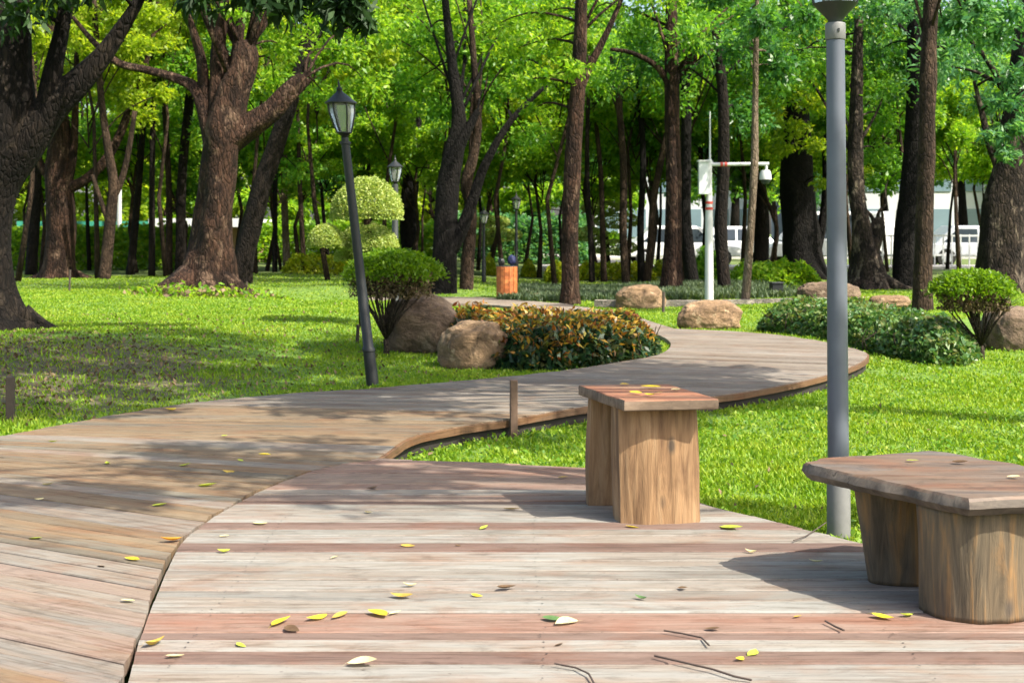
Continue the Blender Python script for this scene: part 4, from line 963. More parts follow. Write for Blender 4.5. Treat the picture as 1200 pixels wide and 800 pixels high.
def hedge(name, label, poly, hgt, parts, group=None, zbase=None, edge=0.3, cat='hedge', nstem=40, lump=0.08):
    """parts: (part name, material, leaf L, leaf W, number, low, high as share of the height)"""
    xs = [p[0] for p in poly]; ys = [p[1] for p in poly]; cx, cy = sum(xs) / len(xs), sum(ys) / len(ys)
    b = Vector((cx, cy, float(terrain(cx, cy)))); t = thing(name, b, label, cat, group)
    for (pn, mat, L, W, n, lo, hi, dr) in parts:
        x = RNG.uniform(min(xs), max(xs), n * 4); y = RNG.uniform(min(ys), max(ys), n * 4); k = pip(x, y, poly)
        e = edge_dist(x, y, poly); k &= RNG.uniform(0, 1, len(x)) < np.where(e < edge, 1.0, 0.5)
        x, y, e = x[k][:n], y[k][:n], e[k][:n]
        z0 = terrain(x, y); q = np.clip(1 - e / edge, 0, 1)
        nz = np.array([mnoise.noise((a * 3.2, c * 3.2, 2)) + 0.6 * mnoise.noise((a * 8, c * 8, 5)) for a, c in zip(x, y)])
        topz = hgt * np.sqrt(np.maximum(0.03, 1 - q * q)) * (1 + lump * 2 * nz)
        u = RNG.uniform(0, 1, len(x)); u = np.where(e < edge * 0.9, u ** 0.75, 1 - 0.45 * u * u) * RNG.uniform(0.88, 1.10, len(x))
        f = lo + (hi - lo) * u; z = z0 + topz * f
        out = unit(np.stack([x - cx, y - cy, np.full(len(x), 0.3)], 1))
        V = leaves(np.stack([x, y, z], 1), L, W, out, dr); quads_obj(pn, V, mat, t)
    mb = MB(); roots_ = []
    for k in range(nstem):
        while True:
            x = random.uniform(min(xs), max(xs)); y = random.uniform(min(ys), max(ys))
            if pip(np.array([x]), np.array([y]), poly)[0]: break
        z = float(terrain(x, y)); roots_.append((x, y, z - 0.05)); mb.tube([(x, y, z - 0.07), (x + random.gauss(0, .05), y + random.gauss(0, .05), z + hgt * 0.4), (x + random.gauss(0, .1), y + random.gauss(0, .1), z + hgt * 0.8)], [0.012, 0.009, 0.004], 5)
    roots_.sort(key=lambda p: math.atan2(p[1] - cy, p[0] - cx))
    for p in roots_: mb.tube([p, (cx, cy, b.z - 0.06)], [0.012, 0.012], 4)
    mb.build('stems', 'twig_bark', t)
    return t

CROTON = [(-0.28, 12.75), (0.1, 12.45), (0.55, 12.62), (0.95, 13.0), (1.32, 13.5), (1.56, 14.0), (1.62, 14.5), (1.5, 15.1), (1.0, 15.6), (0.2, 15.7), (-0.7, 15.4), (-1.1, 14.8), (-0.8, 14.0), (-0.45, 13.4)]
GHEDGE = [(3.25, 17.6), (3.6, 16.7), (4.05, 15.5), (4.2, 14.5), (4.4, 13.9), (4.75, 13.85), (5.1, 14.4), (5.35, 15.4), (5.2, 16.6), (4.6, 17.8), (3.9, 18.4)]

def umbrella_shrub(label, base_px, cx_px, top_py, bot_py, wpx, name='round_shrub', tilt=0.0):
    b = gp(*base_px); d = b.y; t = thing(name, b, label, 'shrub', 'small clipped shrubs with bare stems')
    c = P(cx_px, (top_py + bot_py) / 2, d); R = wpx / 2 * d / F; hh = (bot_py - top_py) * d / F
    zb = c.z - hh / 2
    mb = MB(); fork = b + Vector((0.0, 0, (zb - b.z) * 0.35))
    mb.tube([b + Vector((0, 0, -.05)), b + Vector((.01, 0, (fork.z - b.z) * .5)), fork], [0.035, 0.028, 0.026], 9, wob=wobble(3, .1))
    for k in range(26):
        a = random.uniform(0, 6.28); q = math.sqrt(random.uniform(0.03, 1)); tip = Vector((c.x + math.cos(a) * R * q * 0.93, c.y + math.sin(a) * R * q * 0.93, zb + hh * (0.92 - 0.6 * q * q)))
        mid = fork.lerp(tip, 0.45) + Vector((random.gauss(0, .03), random.gauss(0, .03), 0.02))
        mb.tube([fork, mid, tip], [0.013, 0.009, 0.003], 6)
        for j in range(5):
            e = tip + Vector((random.gauss(0, .07), random.gauss(0, .07), random.uniform(0.0, .08))); limb(mb, mid.lerp(tip, random.uniform(0.2, 0.8)), e, 0.005, 0.002, 4)
    mb.build('stems', 'twig_bark', t, smooth=True)
    n = 5600; a = RNG.uniform(0, 2 * math.pi, n); q = np.sqrt(RNG.uniform(0, 1, n))
    lump = 1 + 0.10 * np.sin(a * 5 + 1) + 0.07 * np.sin(a * 9 + 2) + RNG.normal(0, 0.05, n)
    dome = np.sqrt(np.maximum(0, 1 - (q * 0.97) ** 2.4))
    u = 1 - RNG.exponential(0.16, n)
    z = zb + hh * (0.40 + 0.60 * dome * np.clip(u, 0.05, 1)) + RNG.normal(0, .012, n)
    pts = np.stack([c.x + np.cos(a) * q * R * lump, c.y + np.sin(a) * q * R * lump, z], 1)
    out = np.stack([np.cos(a) * q, np.sin(a) * q, np.full(n, 0.8)], 1)
    quads_obj('foliage', leaves(pts, 0.05, 0.022, unit(out), 0.0), 'leaf_shrub', t)
    n = 2600; a = RNG.uniform(0, 2 * math.pi, n); q = np.sqrt(RNG.uniform(0, 1, n))
    pts = np.stack([c.x + np.cos(a) * q * R * .9, c.y + np.sin(a) * q * R * .9, zb + hh * RNG.uniform(0.2, 0.6, n)], 1)
    quads_obj('dry_leaves', leaves(pts, 0.04, 0.018, None, 0.2), 'litter', t)

def topiary():
    b = gp(428, 384); d = b.y; t = thing('topiary_tree', b, 'clipped topiary with a domed yellow green top and rounded pads behind the black lamp', 'topiary')
    mb = MB(); top = P(432, 236, d)
    pts = [b + Vector((0, 0, -.05)), P(424, 330, d), P(436, 295, d), P(430, 262, d), top]
    mb.tube(pts, [0.07, 0.055, 0.05, 0.045, 0.03], 10, wob=wobble(8, .12))
    pads = [(430, 252, 41, 44, 0.0, 9000), (431, 290, 35, 29, 0.1, 6500), (382, 287, 21, 24, -0.2, 3800), (408, 304, 16, 18, 0.35, 2000), (440, 318, 30, 18, 0.3, 2600)]
    for i, (px, pb, rx, hh, dd, n) in enumerate(pads):
        c = P(px, pb, d + dd); R = rx * d / F; h_ = hh * d / F
        limb(mb, pts[2] if i > 1 else pts[3], c + Vector((0, 0, 0.03)), 0.025, 0.012)
        v = unit(RNG.normal(size=(n, 3))); low = v[:, 2] < -0.12; v[low, 2] *= -0.12; v = unit(v)
        n = int(n * 1.4); v = unit(RNG.normal(size=(n, 3))); low = v[:, 2] < -0.12; v[low, 2] *= -0.12; v = unit(v)
        rr = 1 + RNG.normal(-0.02, 0.022, (n, 1))
        lum = 1 + 0.04 * np.sin(v[:, :1] * 9) * np.sin(v[:, 1:2] * 8)
        p = np.array(c) + v * rr * lum * np.array([R, R, h_]) ; p[:, 2] += 0.0
        quads_obj('leaf_pad', leaves(p, 0.036, 0.021, v, 0.0, 0.5), 'leaf_topiary', t)
    mb.build('trunk', 'bark_brown', t, smooth=True)

def far_topiary(px, d, label, rows):
    x = (px - CX) / F * d; b = Vector((x, d, float(terrain(x, d)))); t = thing('topiary_tree', b, label, 'topiary')
    mb = MB(); mb.tube([b, b + Vector((.1, 0, .9)), b + Vector((-.1, 0, 1.9)), b + Vector((0, 0, 2.4))], [.09, .07, .05, .03], 8)
    for (dx, z, R) in rows:
        c = b + Vector((dx, 0, z)); limb(mb, b + Vector((0, 0, z * .85)), c, .03, .015); n = 1300
        v = unit(RNG.normal(size=(n, 3))); p = np.array(c) + v * np.array([R, R, R * .33]); quads_obj('leaf_pad', leaves(p, 0.09, 0.055, v, 0), 'leaf_topiary', t)
    mb.build('trunk', 'bark_brown', t)

def rect(px0, px1, d, th):
    return [((px0 - CX) / F * d, d), ((px1 - CX) / F * d, d), ((px1 - CX) / F * d, d + th), ((px0 - CX) / F * d, d + th)]

def build_shrubs():
    hedge('croton_hedge', 'bushy hedge with red and orange tops beside the boardwalk bend', CROTON, 0.40,
          [('green_leaves', 'leaf_croton_green', 0.11, 0.042, 14000, 0.02, 0.92, 0.55), ('red_leaves', 'leaf_croton_red', 0.08, 0.030, 2100, 0.94, 1.10, -0.25)], edge=0.38, nstem=60, lump=0.10)
    hedge('green_hedge', 'low dark green hedge with brownish tips right of the boardwalk bend', GHEDGE, 0.36,
          [('leaves', 'leaf_hedge', 0.075, 0.040, 19000, 0.02, 1.02, 0.15)], edge=0.30, nstem=60, lump=0.10)
    umbrella_shrub('round topped shrub on bare stems in front of the big boulder', (452, 416), 459, 292, 362, 112)
    umbrella_shrub('bright round topped shrub on bare stems at the end of the green hedge', (1150, 421), 1140, 316, 376, 92)
    topiary()
    far_topiary(708, 40, 'pale layered topiary far off between thin trunks', [(-.1, 2.0, .6), (.4, 1.6, .7), (-.5, 1.2, .6), (.3, .8, .7)])
    far_topiary(575, 42, 'pale layered topiary far off behind the orange brown trunk', [(0, 1.5, .6), (.4, 1.1, .6), (-.4, .9, .5)])
    G = 'clipped lime green beds in the distance'
    for px0, px1, d, h_, lab in [(640, 668, 33, .45, 'small lime green bed left of the straight reddish trunk'), (566, 580, 36, .6, 'lime green bed just left of the orange bin'), (612, 628, 36, .5, 'lime green bed just right of the orange bin'),
                              (676, 770, 35, .42, 'long lime yellow bed right of the straight reddish trunk'), (770, 835, 37, .40, 'lime yellow bed in front of the parked cars'), (330, 420, 34, .45, 'lime green bed behind the small topiary pads')]:
        hedge('low_hedge', lab, rect(px0, px1, d, 1.6), h_, [('leaves', 'leaf_lime', 0.12, 0.07, 2200, 0.0, 1.0, 0.1)], G, nstem=6)
    hedge('leafy_clump', 'bright green leafy clump at the foot of the stout black trunk', rect(866, 962, 30.5, 1.4), 0.42, [('leaves', 'leaf_bright', 0.16, 0.06, 3600, 0.0, 1.05, 0.3)], cat='shrub', nstem=10, lump=0.2)
    hedge('leafy_clump', 'dark green leafy clump behind the white camera pole', rect(815, 850, 33, 1.2), 0.75, [('leaves', 'leaf_mid', 0.14, 0.06, 2200, 0.0, 1.05, 0.2)], cat='shrub', nstem=8, lump=0.2)
    hedge('tall_hedge', 'tall green hedge in front of the kiosk on the left', rect(-40, 235, 38, 1.6), 1.15, [('leaves', 'leaf_bright', 0.16, 0.08, 15000, 0.0, 1.0, 0.2)], nstem=30)
    hedge('tall_hedge', 'far green hedge behind the lawn left of the topiary', rect(235, 520, 47, 1.8), 1.3, [('leaves', 'leaf_bright', 0.2, 0.10, 12000, 0.0, 1.0, 0.2)], nstem=30)
    hedge('tall_hedge', 'far blue green hedge between the black forked trunk and the reddish trunk', rect(520, 690, 50, 1.8), 1.7, [('leaves', 'leaf_blue', 0.2, 0.10, 9000, 0.0, 1.0, 0.2)], nstem=30)
    # weeds round the foot of the great tree
    b = gp(250, 346); t = thing('leafy_clump', b, 'low weeds and dry leaves round the foot of the massive tree', 'plant')
    n = 1800; a = RNG.uniform(math.pi, 2 * math.pi, n); r = RNG.normal(0.95, 0.22, n); x = b.x + np.cos(a) * r * 1.15; y = b.y + 0.5 + np.sin(a) * r
    C = np.stack([x, y, terrain(x, y) + np.abs(RNG.normal(0, .07, n))], 1)
    quads_obj('leaves', leaves(C[:1100], 0.11, 0.05, None, 0.0), 'leaf_bright', t); quads_obj('dry_leaves', leaves(C[1100:], 0.10, 0.05, None, 0.1), 'litter', t)
build_shrubs()

# ------------------------------------------------------------------ boulders
def boulder(label, px, py, wpx, hpx, seed, mat='boulder', ydepth=0.8, name='boulder', rot=0.0, group='boulders beside the boardwalk'):
    b = gp(px, py); d = b.y; R = wpx / 2 * d / F; hh = hpx * d / F
    b = Vector((b.x, b.y + R * ydepth * 0.8, float(terrain(b.x, b.y + R * ydepth * 0.8))))
    bm = bmesh.new(); bmesh.ops.create_icosphere(bm, subdivisions=5, radius=1.0)
    for v in bm.verts:
        p = v.co.copy(); n1 = mnoise.noise(p * 0.9 + Vector((seed, 0, 0))); n2 = mnoise.noise(p * 2.3 + Vector((0, seed, 0))); n3 = mnoise.noise(p * 6 + Vector((0, 0, seed))); n4 = mnoise.noise(p * 15 + Vector((seed, 0, seed)))
        s = Vector((math.copysign(abs(p.x) ** 0.8, p.x), math.copysign(abs(p.y) ** 0.8, p.y), math.copysign(abs(p.z) ** 0.75, p.z)))
        rg = 0.5 - abs(mnoise.noise(Vector((p.x * 1.3 + seed, p.y * 1.3, p.z * 2.6)))); v.co = s * (1 + 0.18 * n1 + 0.09 * n2 + 0.05 * rg + 0.045 * n3 + 0.016 * n4)
    zs = [v.co.z for v in bm.verts]; xs = [v.co.x for v in bm.verts]
    sx = 2 * R / (max(xs) - min(xs)); sz = hh * 1.22 / (max(zs) - min(zs)); z0 = min(zs) * sz
    for v in bm.verts: v.co = Vector((v.co.x * sx, v.co.y * sx * ydepth, v.co.z * sz - z0 - hh * 0.22))
    bmesh.ops.rotate(bm, cent=(0, 0, 0), matrix=Matrix.Rotation(rot, 3, 'Z'), verts=bm.verts)
    mb = MB().bm(bm); o = mb.build(name, mat, smooth=True); o.location = b
    return tag(o, label, 'boulder', group)

def build_boulders():
    boulder('large tilted boulder behind the round shrub, left of the red hedge', 492, 414, 92, 70, 3.1, 'boulder_dark', 0.9)
    boulder('rounded tan boulder on the grass in front of the red hedge', 553, 433, 86, 56, 8.4, 'boulder', 0.8)
    boulder('flat oblong boulder at the foot of the reddish brown trunk', 751, 362, 62, 28, 5.2, 'boulder', 0.6)
    boulder('squat brown boulder beside the far end of the boardwalk bend', 834, 386, 78, 34, 1.7, 'boulder', 0.6)
    boulder('big brown boulder at the right edge behind the round shrub', 1196, 412, 70, 52, 6.6, 'boulder_dark', 0.9)
    boulder('low sandy boulder at the foot of the jointed trunk', 1046, 361, 50, 15, 9.5, 'boulder', 0.7)
    boulder('small grey stone lying on top of the grass behind the oblong boulder', 757, 347, 26, 14, 2.2, 'boulder_dark', 0.8)
    boulder('small stone on the lawn right of the orange bin', 629, 351, 16, 7, 4.4, 'boulder', 0.8)
    boulder('long low dark stone under the gnarled banyan', 974, 350, 74, 20, 7.7, 'boulder_dark', 0.4)
build_boulders()

# ------------------------------------------------------------------ log benches
def extr(poly, z0, z1, jit=0.0, bev=0.006, sub=6, side_jit=0.0, seed=0):
    """slab: polygon outline with softened, slightly irregular edges"""
    rs = random.Random(seed); pts = []
    n = len(poly)
    for i in range(n):
        a, b = Vector(poly[i]), Vector(poly[(i + 1) % n])
        for k in range(sub):
            p = a.lerp(b, k / sub); pts.append(p)
    c = sum(pts, Vector((0, 0))) / len(pts); out = []
    levels = [(z0, -bev), (z0 + bev, 0), ((z0 + z1) / 2 - 0.004, side_jit), (z1 - bev, 0), (z1, -bev)]
    V = []; m = len(pts)
    for li, (z, o) in enumerate(levels):
        for i, p in enumerate(pts):
            dirv = (p - c).normalized(); w = jit * mnoise.noise((p.x * 9 + seed, p.y * 9, z * 14)) + jit * 0.6 * mnoise.noise((p.x * 24, p.y * 24 + seed, z * 30))
            q = p + dirv * (o + w); V.append((q.x, q.y, z + (jit * 0.35 * mnoise.noise((p.x * 6, p.y * 6, seed + li)) if li in (3, 4) else 0)))
    Fc = []
    for l in range(len(levels) - 1):
        for i in range(m):
            j = (i + 1) % m; Fc.append((l * m + i, l * m + j, (l + 1) * m + j, (l + 1) * m + i))
    Fc.append(tuple(range(m))[::-1]); L = (len(levels) - 1) * m
    Fc.append(tuple(L + i for i in range(m)))
    return V, Fc

def log_leg(mb, base_pts, top_pts, z0, z1, seed, rough=0.011, levels=22, k=12):
    """leg cut from a log: outline at the foot and at the seat, blended, with an irregular skin"""
    ring0 = [p for p in catmull(base_pts + [base_pts[0]], k)][:-1]; ring1 = [p for p in catmull(top_pts + [top_pts[0]], k)][:-1]
    m = len(ring0); V = []
    for l in range(levels + 1):
        t = l / levels; z = z0 + (z1 - z0) * t
        cx = sum(p[0] for p in ring0) / m; cy = sum(p[1] for p in ring0) / m
        for i in range(m):
            x = ring0[i][0] * (1 - t) + ring1[i][0] * t; y = ring0[i][1] * (1 - t) + ring1[i][1] * t
            dv = Vector((x - cx, y - cy, 0)).normalized()
            w = rough * (mnoise.noise((x * 7 + seed, y * 7, z * 2.2)) + 0.35 * mnoise.noise((x * 30, y * 30 + seed, z * 2.5)) - 0.9 * max(0.0, 0.35 - abs(mnoise.noise((x * 16 + seed, y * 16, z * 1.2)))) )
            V.append((x + dv.x * w, y + dv.y * w, z))
    Fc = []
    for l in range(levels):
        for i in range(m):
            j = (i + 1) % m; Fc.append((l * m + i, l * m + j, (l + 1) * m + j, (l + 1) * m + i))
    Fc.append(tuple(range(m))[::-1]); Fc.append(tuple(levels * m + i for i in range(m)))
    mb.add(V, Fc)

def set_side_material(o, mat, top_mat_count=1):
    me = o.data; me.materials.append(M[mat])
    for p in me.polygons:
        if p.normal.z < 0.6: p.material_index = 1

def build_benches():
    # stool in the middle of the deck
    FL, FR, BL = Vector((0.488, 5.74)), Vector((0.905, 5.80)), Vector((0.318, 6.31)); BR = Vector((0.755, 6.36))
    t = thing('log_stool', ((FL.x + BR.x) / 2, (FL.y + BR.y) / 2, 0), 'tall wooden stool with a reddish slab seat on two fresh log legs', 'stool', 'rustic log seats on the deck')
    mb = MB(); mb.add(*extr([FL, FR, BR, BL], 0.515, 0.562, 0.004, 0.005, 8, 0.0, 2)); o = mb.build('seat', 'slab_red', t, smooth=True, angle=40); set_side_material(o, 'slab_side')
    e = (FR - FL).normalized(); n = Vector((-e.y, e.x))
    def legpts(o0, w, dep, bulge):
        a = Vector(o0)
        return [tuple(a), tuple(a + e * w * 0.30 - n * bulge), tuple(a + e * w * 0.72 - n * bulge), tuple(a + e * w), tuple(a + e * (w - 0.01) + n * dep), tuple(a + e * w * 0.5 + n * (dep + 0.008)), tuple(a + e * 0.012 + n * dep)]
    m1 = MB(); log_leg(m1, legpts((0.478, 5.865), 0.372, 0.17, 0.042), legpts((0.470, 5.855), 0.365, 0.16, 0.03), 0, 0.5145, 3); m1.build('leg', 'log_fresh', t, smooth=True, angle=50)
    m2 = MB(); log_leg(m2, legpts((0.362, 6.26), 0.36, 0.09, 0.018), legpts((0.372, 6.24), 0.35, 0.09, 0.012), 0, 0.5145, 9); m2.build('leg', 'log_fresh', t, smooth=True, angle=50)
    # bench at the right edge
    t2 = thing('log_bench', (1.60, 4.75, 0), 'low wooden bench with a live edge slab on weathered stump legs', 'bench', 'rustic log seats on the deck')
    poly = [Vector(p) for p in [(1.485, 4.295), (2.02, 4.43), (2.06, 4.50), (1.90, 4.90), (1.72, 5.23), (1.66, 5.255), (1.18, 5.06), (1.10, 4.985), (1.105, 4.93), (1.30, 4.60)]]
    mb = MB(); mb.add(*extr(poly, 0.370, 0.428, 0.016, 0.009, 12, 0.012, 5)); o = mb.build('seat', 'slab_brown', t2, smooth=True, angle=40); set_side_material(o, 'slab_edge')
    def oval(cx, cy, a, b, rot, k=10):
        return [(cx + math.cos(q) * a * math.cos(rot) - math.sin(q) * b * math.sin(rot), cy + math.cos(q) * a * math.sin(rot) + math.sin(q) * b * math.cos(rot)) for q in [2 * math.pi * i / k for i in range(k)]]
    m1 = MB(); log_leg(m1, oval(1.60, 4.53, 0.205, 0.155, 0.2), oval(1.595, 4.53, 0.215, 0.155, 0.2), 0, 0.3695, 4, 0.014, 20, 9); m1.build('leg', 'log_weathered', t2, smooth=True)
    m2 = MB(); log_leg(m2, oval(1.50, 4.935, 0.185, 0.10, 0.25), oval(1.475, 4.935, 0.215, 0.115, 0.25), 0, 0.3695, 7, 0.014, 20, 9); m2.build('leg', 'log_weathered', t2, smooth=True)
build_benches()

# ------------------------------------------------------------------ lamps, camera pole, bin, stakes
def lantern(parent, c, s, ax, glass='lamp_glass', metal='black_metal', n=6):
    """six sided tapered lantern; c: foot of the lantern, s: overall glass height"""
    R0, R1 = 0.24 * s, 0.46 * s; c = Vector(c); ax = Vector(ax)
    mb = MB(); mb.lathe([(0.10 * s, -0.16 * s), (0.13 * s, -0.10 * s), (0.20 * s, -0.04 * s), (0.27 * s, 0.0), (0.27 * s, 0.03 * s)], c, 12, ax)
    base = mb.build('lantern_base', metal, parent, smooth=True, angle=40)
    gl = MB(); gl.lathe([(R0 * .93, 0.03 * s), (R0 * 1.22, 0.2 * s), (R1 * .90, 0.7 * s), (R1 * .95, 1.0 * s)], c, n, ax); gl.build('lantern_glass', glass, parent)
    fr = MB()
    prof = [(R0, 0.02 * s), (R0 * 1.28, 0.2 * s), (R1 * .95, 0.7 * s), (R1, 1.0 * s)]
    for k in range(n):
        a = 2 * math.pi * k / n; pts = [c + ax * z + Vector((math.cos(a) * r, math.sin(a) * r, 0)) for r, z in prof]; fr.tube(pts, [0.03 * s] * 4, 6)
    fr.build('lantern_frame', metal, parent)
    rf = MB(); rf.lathe([(R1 * 1.02, 1.0 * s), (R1 * 1.22, 1.01 * s), (R1 * 1.22, 1.05 * s), (R1 * 0.95, 1.14 * s), (R1 * .5, 1.32 * s), (R1 * .28, 1.40 * s), (R1 * .2, 1.46 * s), (R1 * .24, 1.52 * s), (R1 * .1, 1.6 * s), (R1 * .07, 1.72 * s), (0.008 * s, 1.86 * s)], c, 12, ax)
    rf.build('lantern_roof', metal, parent, smooth=True, angle=35)

def build_lamps():
    # silver lamp post
    b = gp(983, 629); d = b.y; t = thing('silver_lamp_post', b, 'silver grey lamp post standing in the grass behind the low bench', 'street lamp'); k = d / F
    top = P(979, 47, d); ax = (top - b) / (top.z - b.z)
    mb = MB(); hb = 0.30
    mb.lathe([(13.6 * k, -0.15), (13.6 * k, hb), (12.6 * k, hb + .012)], b, 24, ax); mb.build('base_sleeve', 'silver_base', t, smooth=True, angle=40)
    mb = MB(); mb.lathe([(12.4 * k, hb + .012), (11.6 * k, 1.2), (10.6 * k, top.z - b.z - 0.002)], b, 24, ax); p = mb.build('pole', 'silver_paint', t, smooth=True, angle=40)
    mb = MB(); h0 = top.z - b.z; mb.lathe([(11.3 * k, h0), (11.8 * k, h0 + .004), (11.8 * k, h0 + .072), (11.2 * k, h0 + .078)], b, 24, ax); mb.build('collar', 'silver_base', t, smooth=True, angle=40)
    mb = MB(); mb.box(b + ax * (h0 + .04) + Vector((0.004, -11.9 * k, 0)), (0.008, 0.006, 0.016)); mb.build('bolt', 'black_metal', t)
    mb = MB(); h1 = h0 + .078; mb.lathe([(8 * k, h1), (8 * k, h1 + .01), (12 * k, h1 + .03), (25 * k, h1 + .085), (26 * k, h1 + .09)], b, 24, ax); mb.build('lamp_cup', 'dark_grey_metal', t, smooth=True, angle=40)
    mb = MB(); h2 = h1 + .0905; mb.lathe([(24.5 * k, h2), (27 * k, h2 + .05), (32 * k, h2 + .28), (31 * k, h2 + .30)], b, 8, ax); mb.build('lamp_glass', 'lamp_glass', t)
    mb = MB()
    for q in range(8):
        a = 2 * math.pi * q / 8; mb.tube([b + ax * (h2 + z) + Vector((math.cos(a) * r * k, math.sin(a) * r * k, 0)) for r, z in ((25, 0), (27.6, .05), (32.6, .28))], [.006] * 3, 6)
    mb.build('lamp_frame', 'dark_grey_metal', t)
    mb = MB(); mb.lathe([(35 * k, h2 + .301), (35 * k, h2 + .32), (20 * k, h2 + .42), (5 * k, h2 + .46), (2 * k, h2 + .55)], b, 16, ax); mb.build('lamp_roof', 'dark_grey_metal', t, smooth=True, angle=40)
    # black lamps
    G = 'black lantern lamps along the lawn'
    b = gp(437, 453); d = b.y; k = d / F; t = thing('lantern_lamp_post', b, 'leaning black lantern lamp post on the grass beside the boardwalk', 'street lamp', G)
    c = P(403.5, 156, d); hp = c.z - b.z; ax = (c - b) / hp; s = 34 * k
    mb = MB(); mb.lathe([(7.6 * k, -.15), (7.4 * k, .02), (7.0 * k, .30), (7.6 * k, .305), (7.6 * k, .33), (6.2 * k, .345), (5.6 * k, 1.0), (5.0 * k, hp - .10), (6.4 * k, hp - .095), (6.4 * k, hp - .075), (4.4 * k, hp - .07), (4.4 * k, hp - s * .16)], b, 14, ax); mb.build('pole', 'black_metal', t, smooth=True, angle=35)
    lantern(t, c, s, ax)
    b = Vector((P(463, 0, 19.5).x, 19.5, 0)); b.z = float(terrain(b.x, b.y)); d = b.y; k = d / F; t = thing('lantern_lamp_post', b, 'farther dark lantern lamp post showing above the topiary dome', 'street lamp', G)
    c = P(463, 213, d); hp = c.z - b.z; s = 17 * k; ax = (0, 0, 1)
    mb = MB(); mb.lathe([(5 * k, -.1), (5 * k, .3), (4.0 * k, .32), (3.6 * k, hp - s * .16)], b, 12); mb.build('pole', 'dark_grey_metal', t, smooth=True, angle=35); lantern(t, c, s, ax)
    for px, py, ptop, lab in [(605, 331, 245, 'distant thin black lamp post rising behind the orange bin'), (567, 331, 262, 'distant thin black lamp post between the orange brown trunk and the bin')]:
        b = gp(px, py); d = b.y; k = d / F; c = P(px, ptop, d); hp = c.z - b.z; s = 11 * k; t = thing('lantern_lamp_post', b, lab, 'street lamp', G)
        mb = MB(); mb.lathe([(2.6 * k, -.1), (2.6 * k, .5), (1.8 * k, .55), (1.6 * k, hp - s * .16)], b, 10); mb.build('pole', 'black_metal', t, smooth=True, angle=35); lantern(t, c, s, (0, 0, 1))

def build_camera_pole():
    b = gp(831, 353); d = b.y; k = d / F; t = thing('security_camera_pole', b, 'white pole with a side arm, dome camera, grey box and red bands', 'camera pole')
    def z(py): return P(831, py, d).z - b.z
    mb = MB(); mb.lathe([(5.6 * k, -.1), (5.2 * k, .05), (4.6 * k, z(255)), (3.6 * k, z(235)), (3.4 * k, z(190)), (3.0 * k, z(187))], b, 16); mb.build('pole', 'white_paint', t, smooth=True, angle=40)
    mb = MB(); mb.tube([P(832, 190, d), P(832, 131, d)], [1.2 * k, .7 * k], 8); mb.build('antenna', 'white_paint', t)
    mb = MB(); mb.tube([P(826, 193, d), P(901, 192, d)], [2.3 * k, 2.0 * k], 12); mb.tube([P(898, 192, d), P(898, 199, d)], [1.6 * k] * 2, 8); mb.tube([P(832, 186, d), P(836, 193, d)], [1.2 * k] * 2, 8); mb.build('arm', 'white_paint', t, smooth=True, angle=40)
    c = P(897, 213, d)
    mb = MB(); mb.lathe([(2 * k, 13 * k), (5 * k, 13.5 * k), (6.6 * k, 10 * k), (7.2 * k, 4 * k), (7.2 * k, 2.5 * k)], c, 16); cam = mb.build('dome_camera', 'white_paint', t, smooth=True, angle=40)
    mb = MB(); mb.lathe([(6.2 * k, 2.4 * k), (5.6 * k, 0), (3.6 * k, -2.6 * k), (.6 * k, -3.6 * k)], c, 16); mb.build('dome_glass', 'car_glass', t, smooth=True, angle=40)
    mb = MB(); q = P(823.5, 209, d); mb.box(q + Vector((0, -.06, 0)), (11 * k, .14, 38 * k), 0, .008); bx = mb.build('control_box', 'pale_paint', t)
    mb = MB(); mb.box(q + Vector((0, -.06, 20 * k)), (13 * k, .18, 2 * k)); mb.build('box_hood', 'white_paint', t)
    for (x0, y0, x1, y1, r) in [(831, 246, 831, 243, 4.6), (831, 239, 831, 236, 4.2)]:
        mb = MB(); mb.tube([P(x0, y0, d), P(x1, y1, d)], [r * k] * 2, 16); mb.build('red_band', 'red_paint', t)
    for x0, x1 in ((844, 847), (849, 852)):
        mb = MB(); mb.tube([P(x0, 192.8, d), P(x1, 192.7, d)], [2.7 * k] * 2, 12); mb.build('red_band', 'red_paint', t)

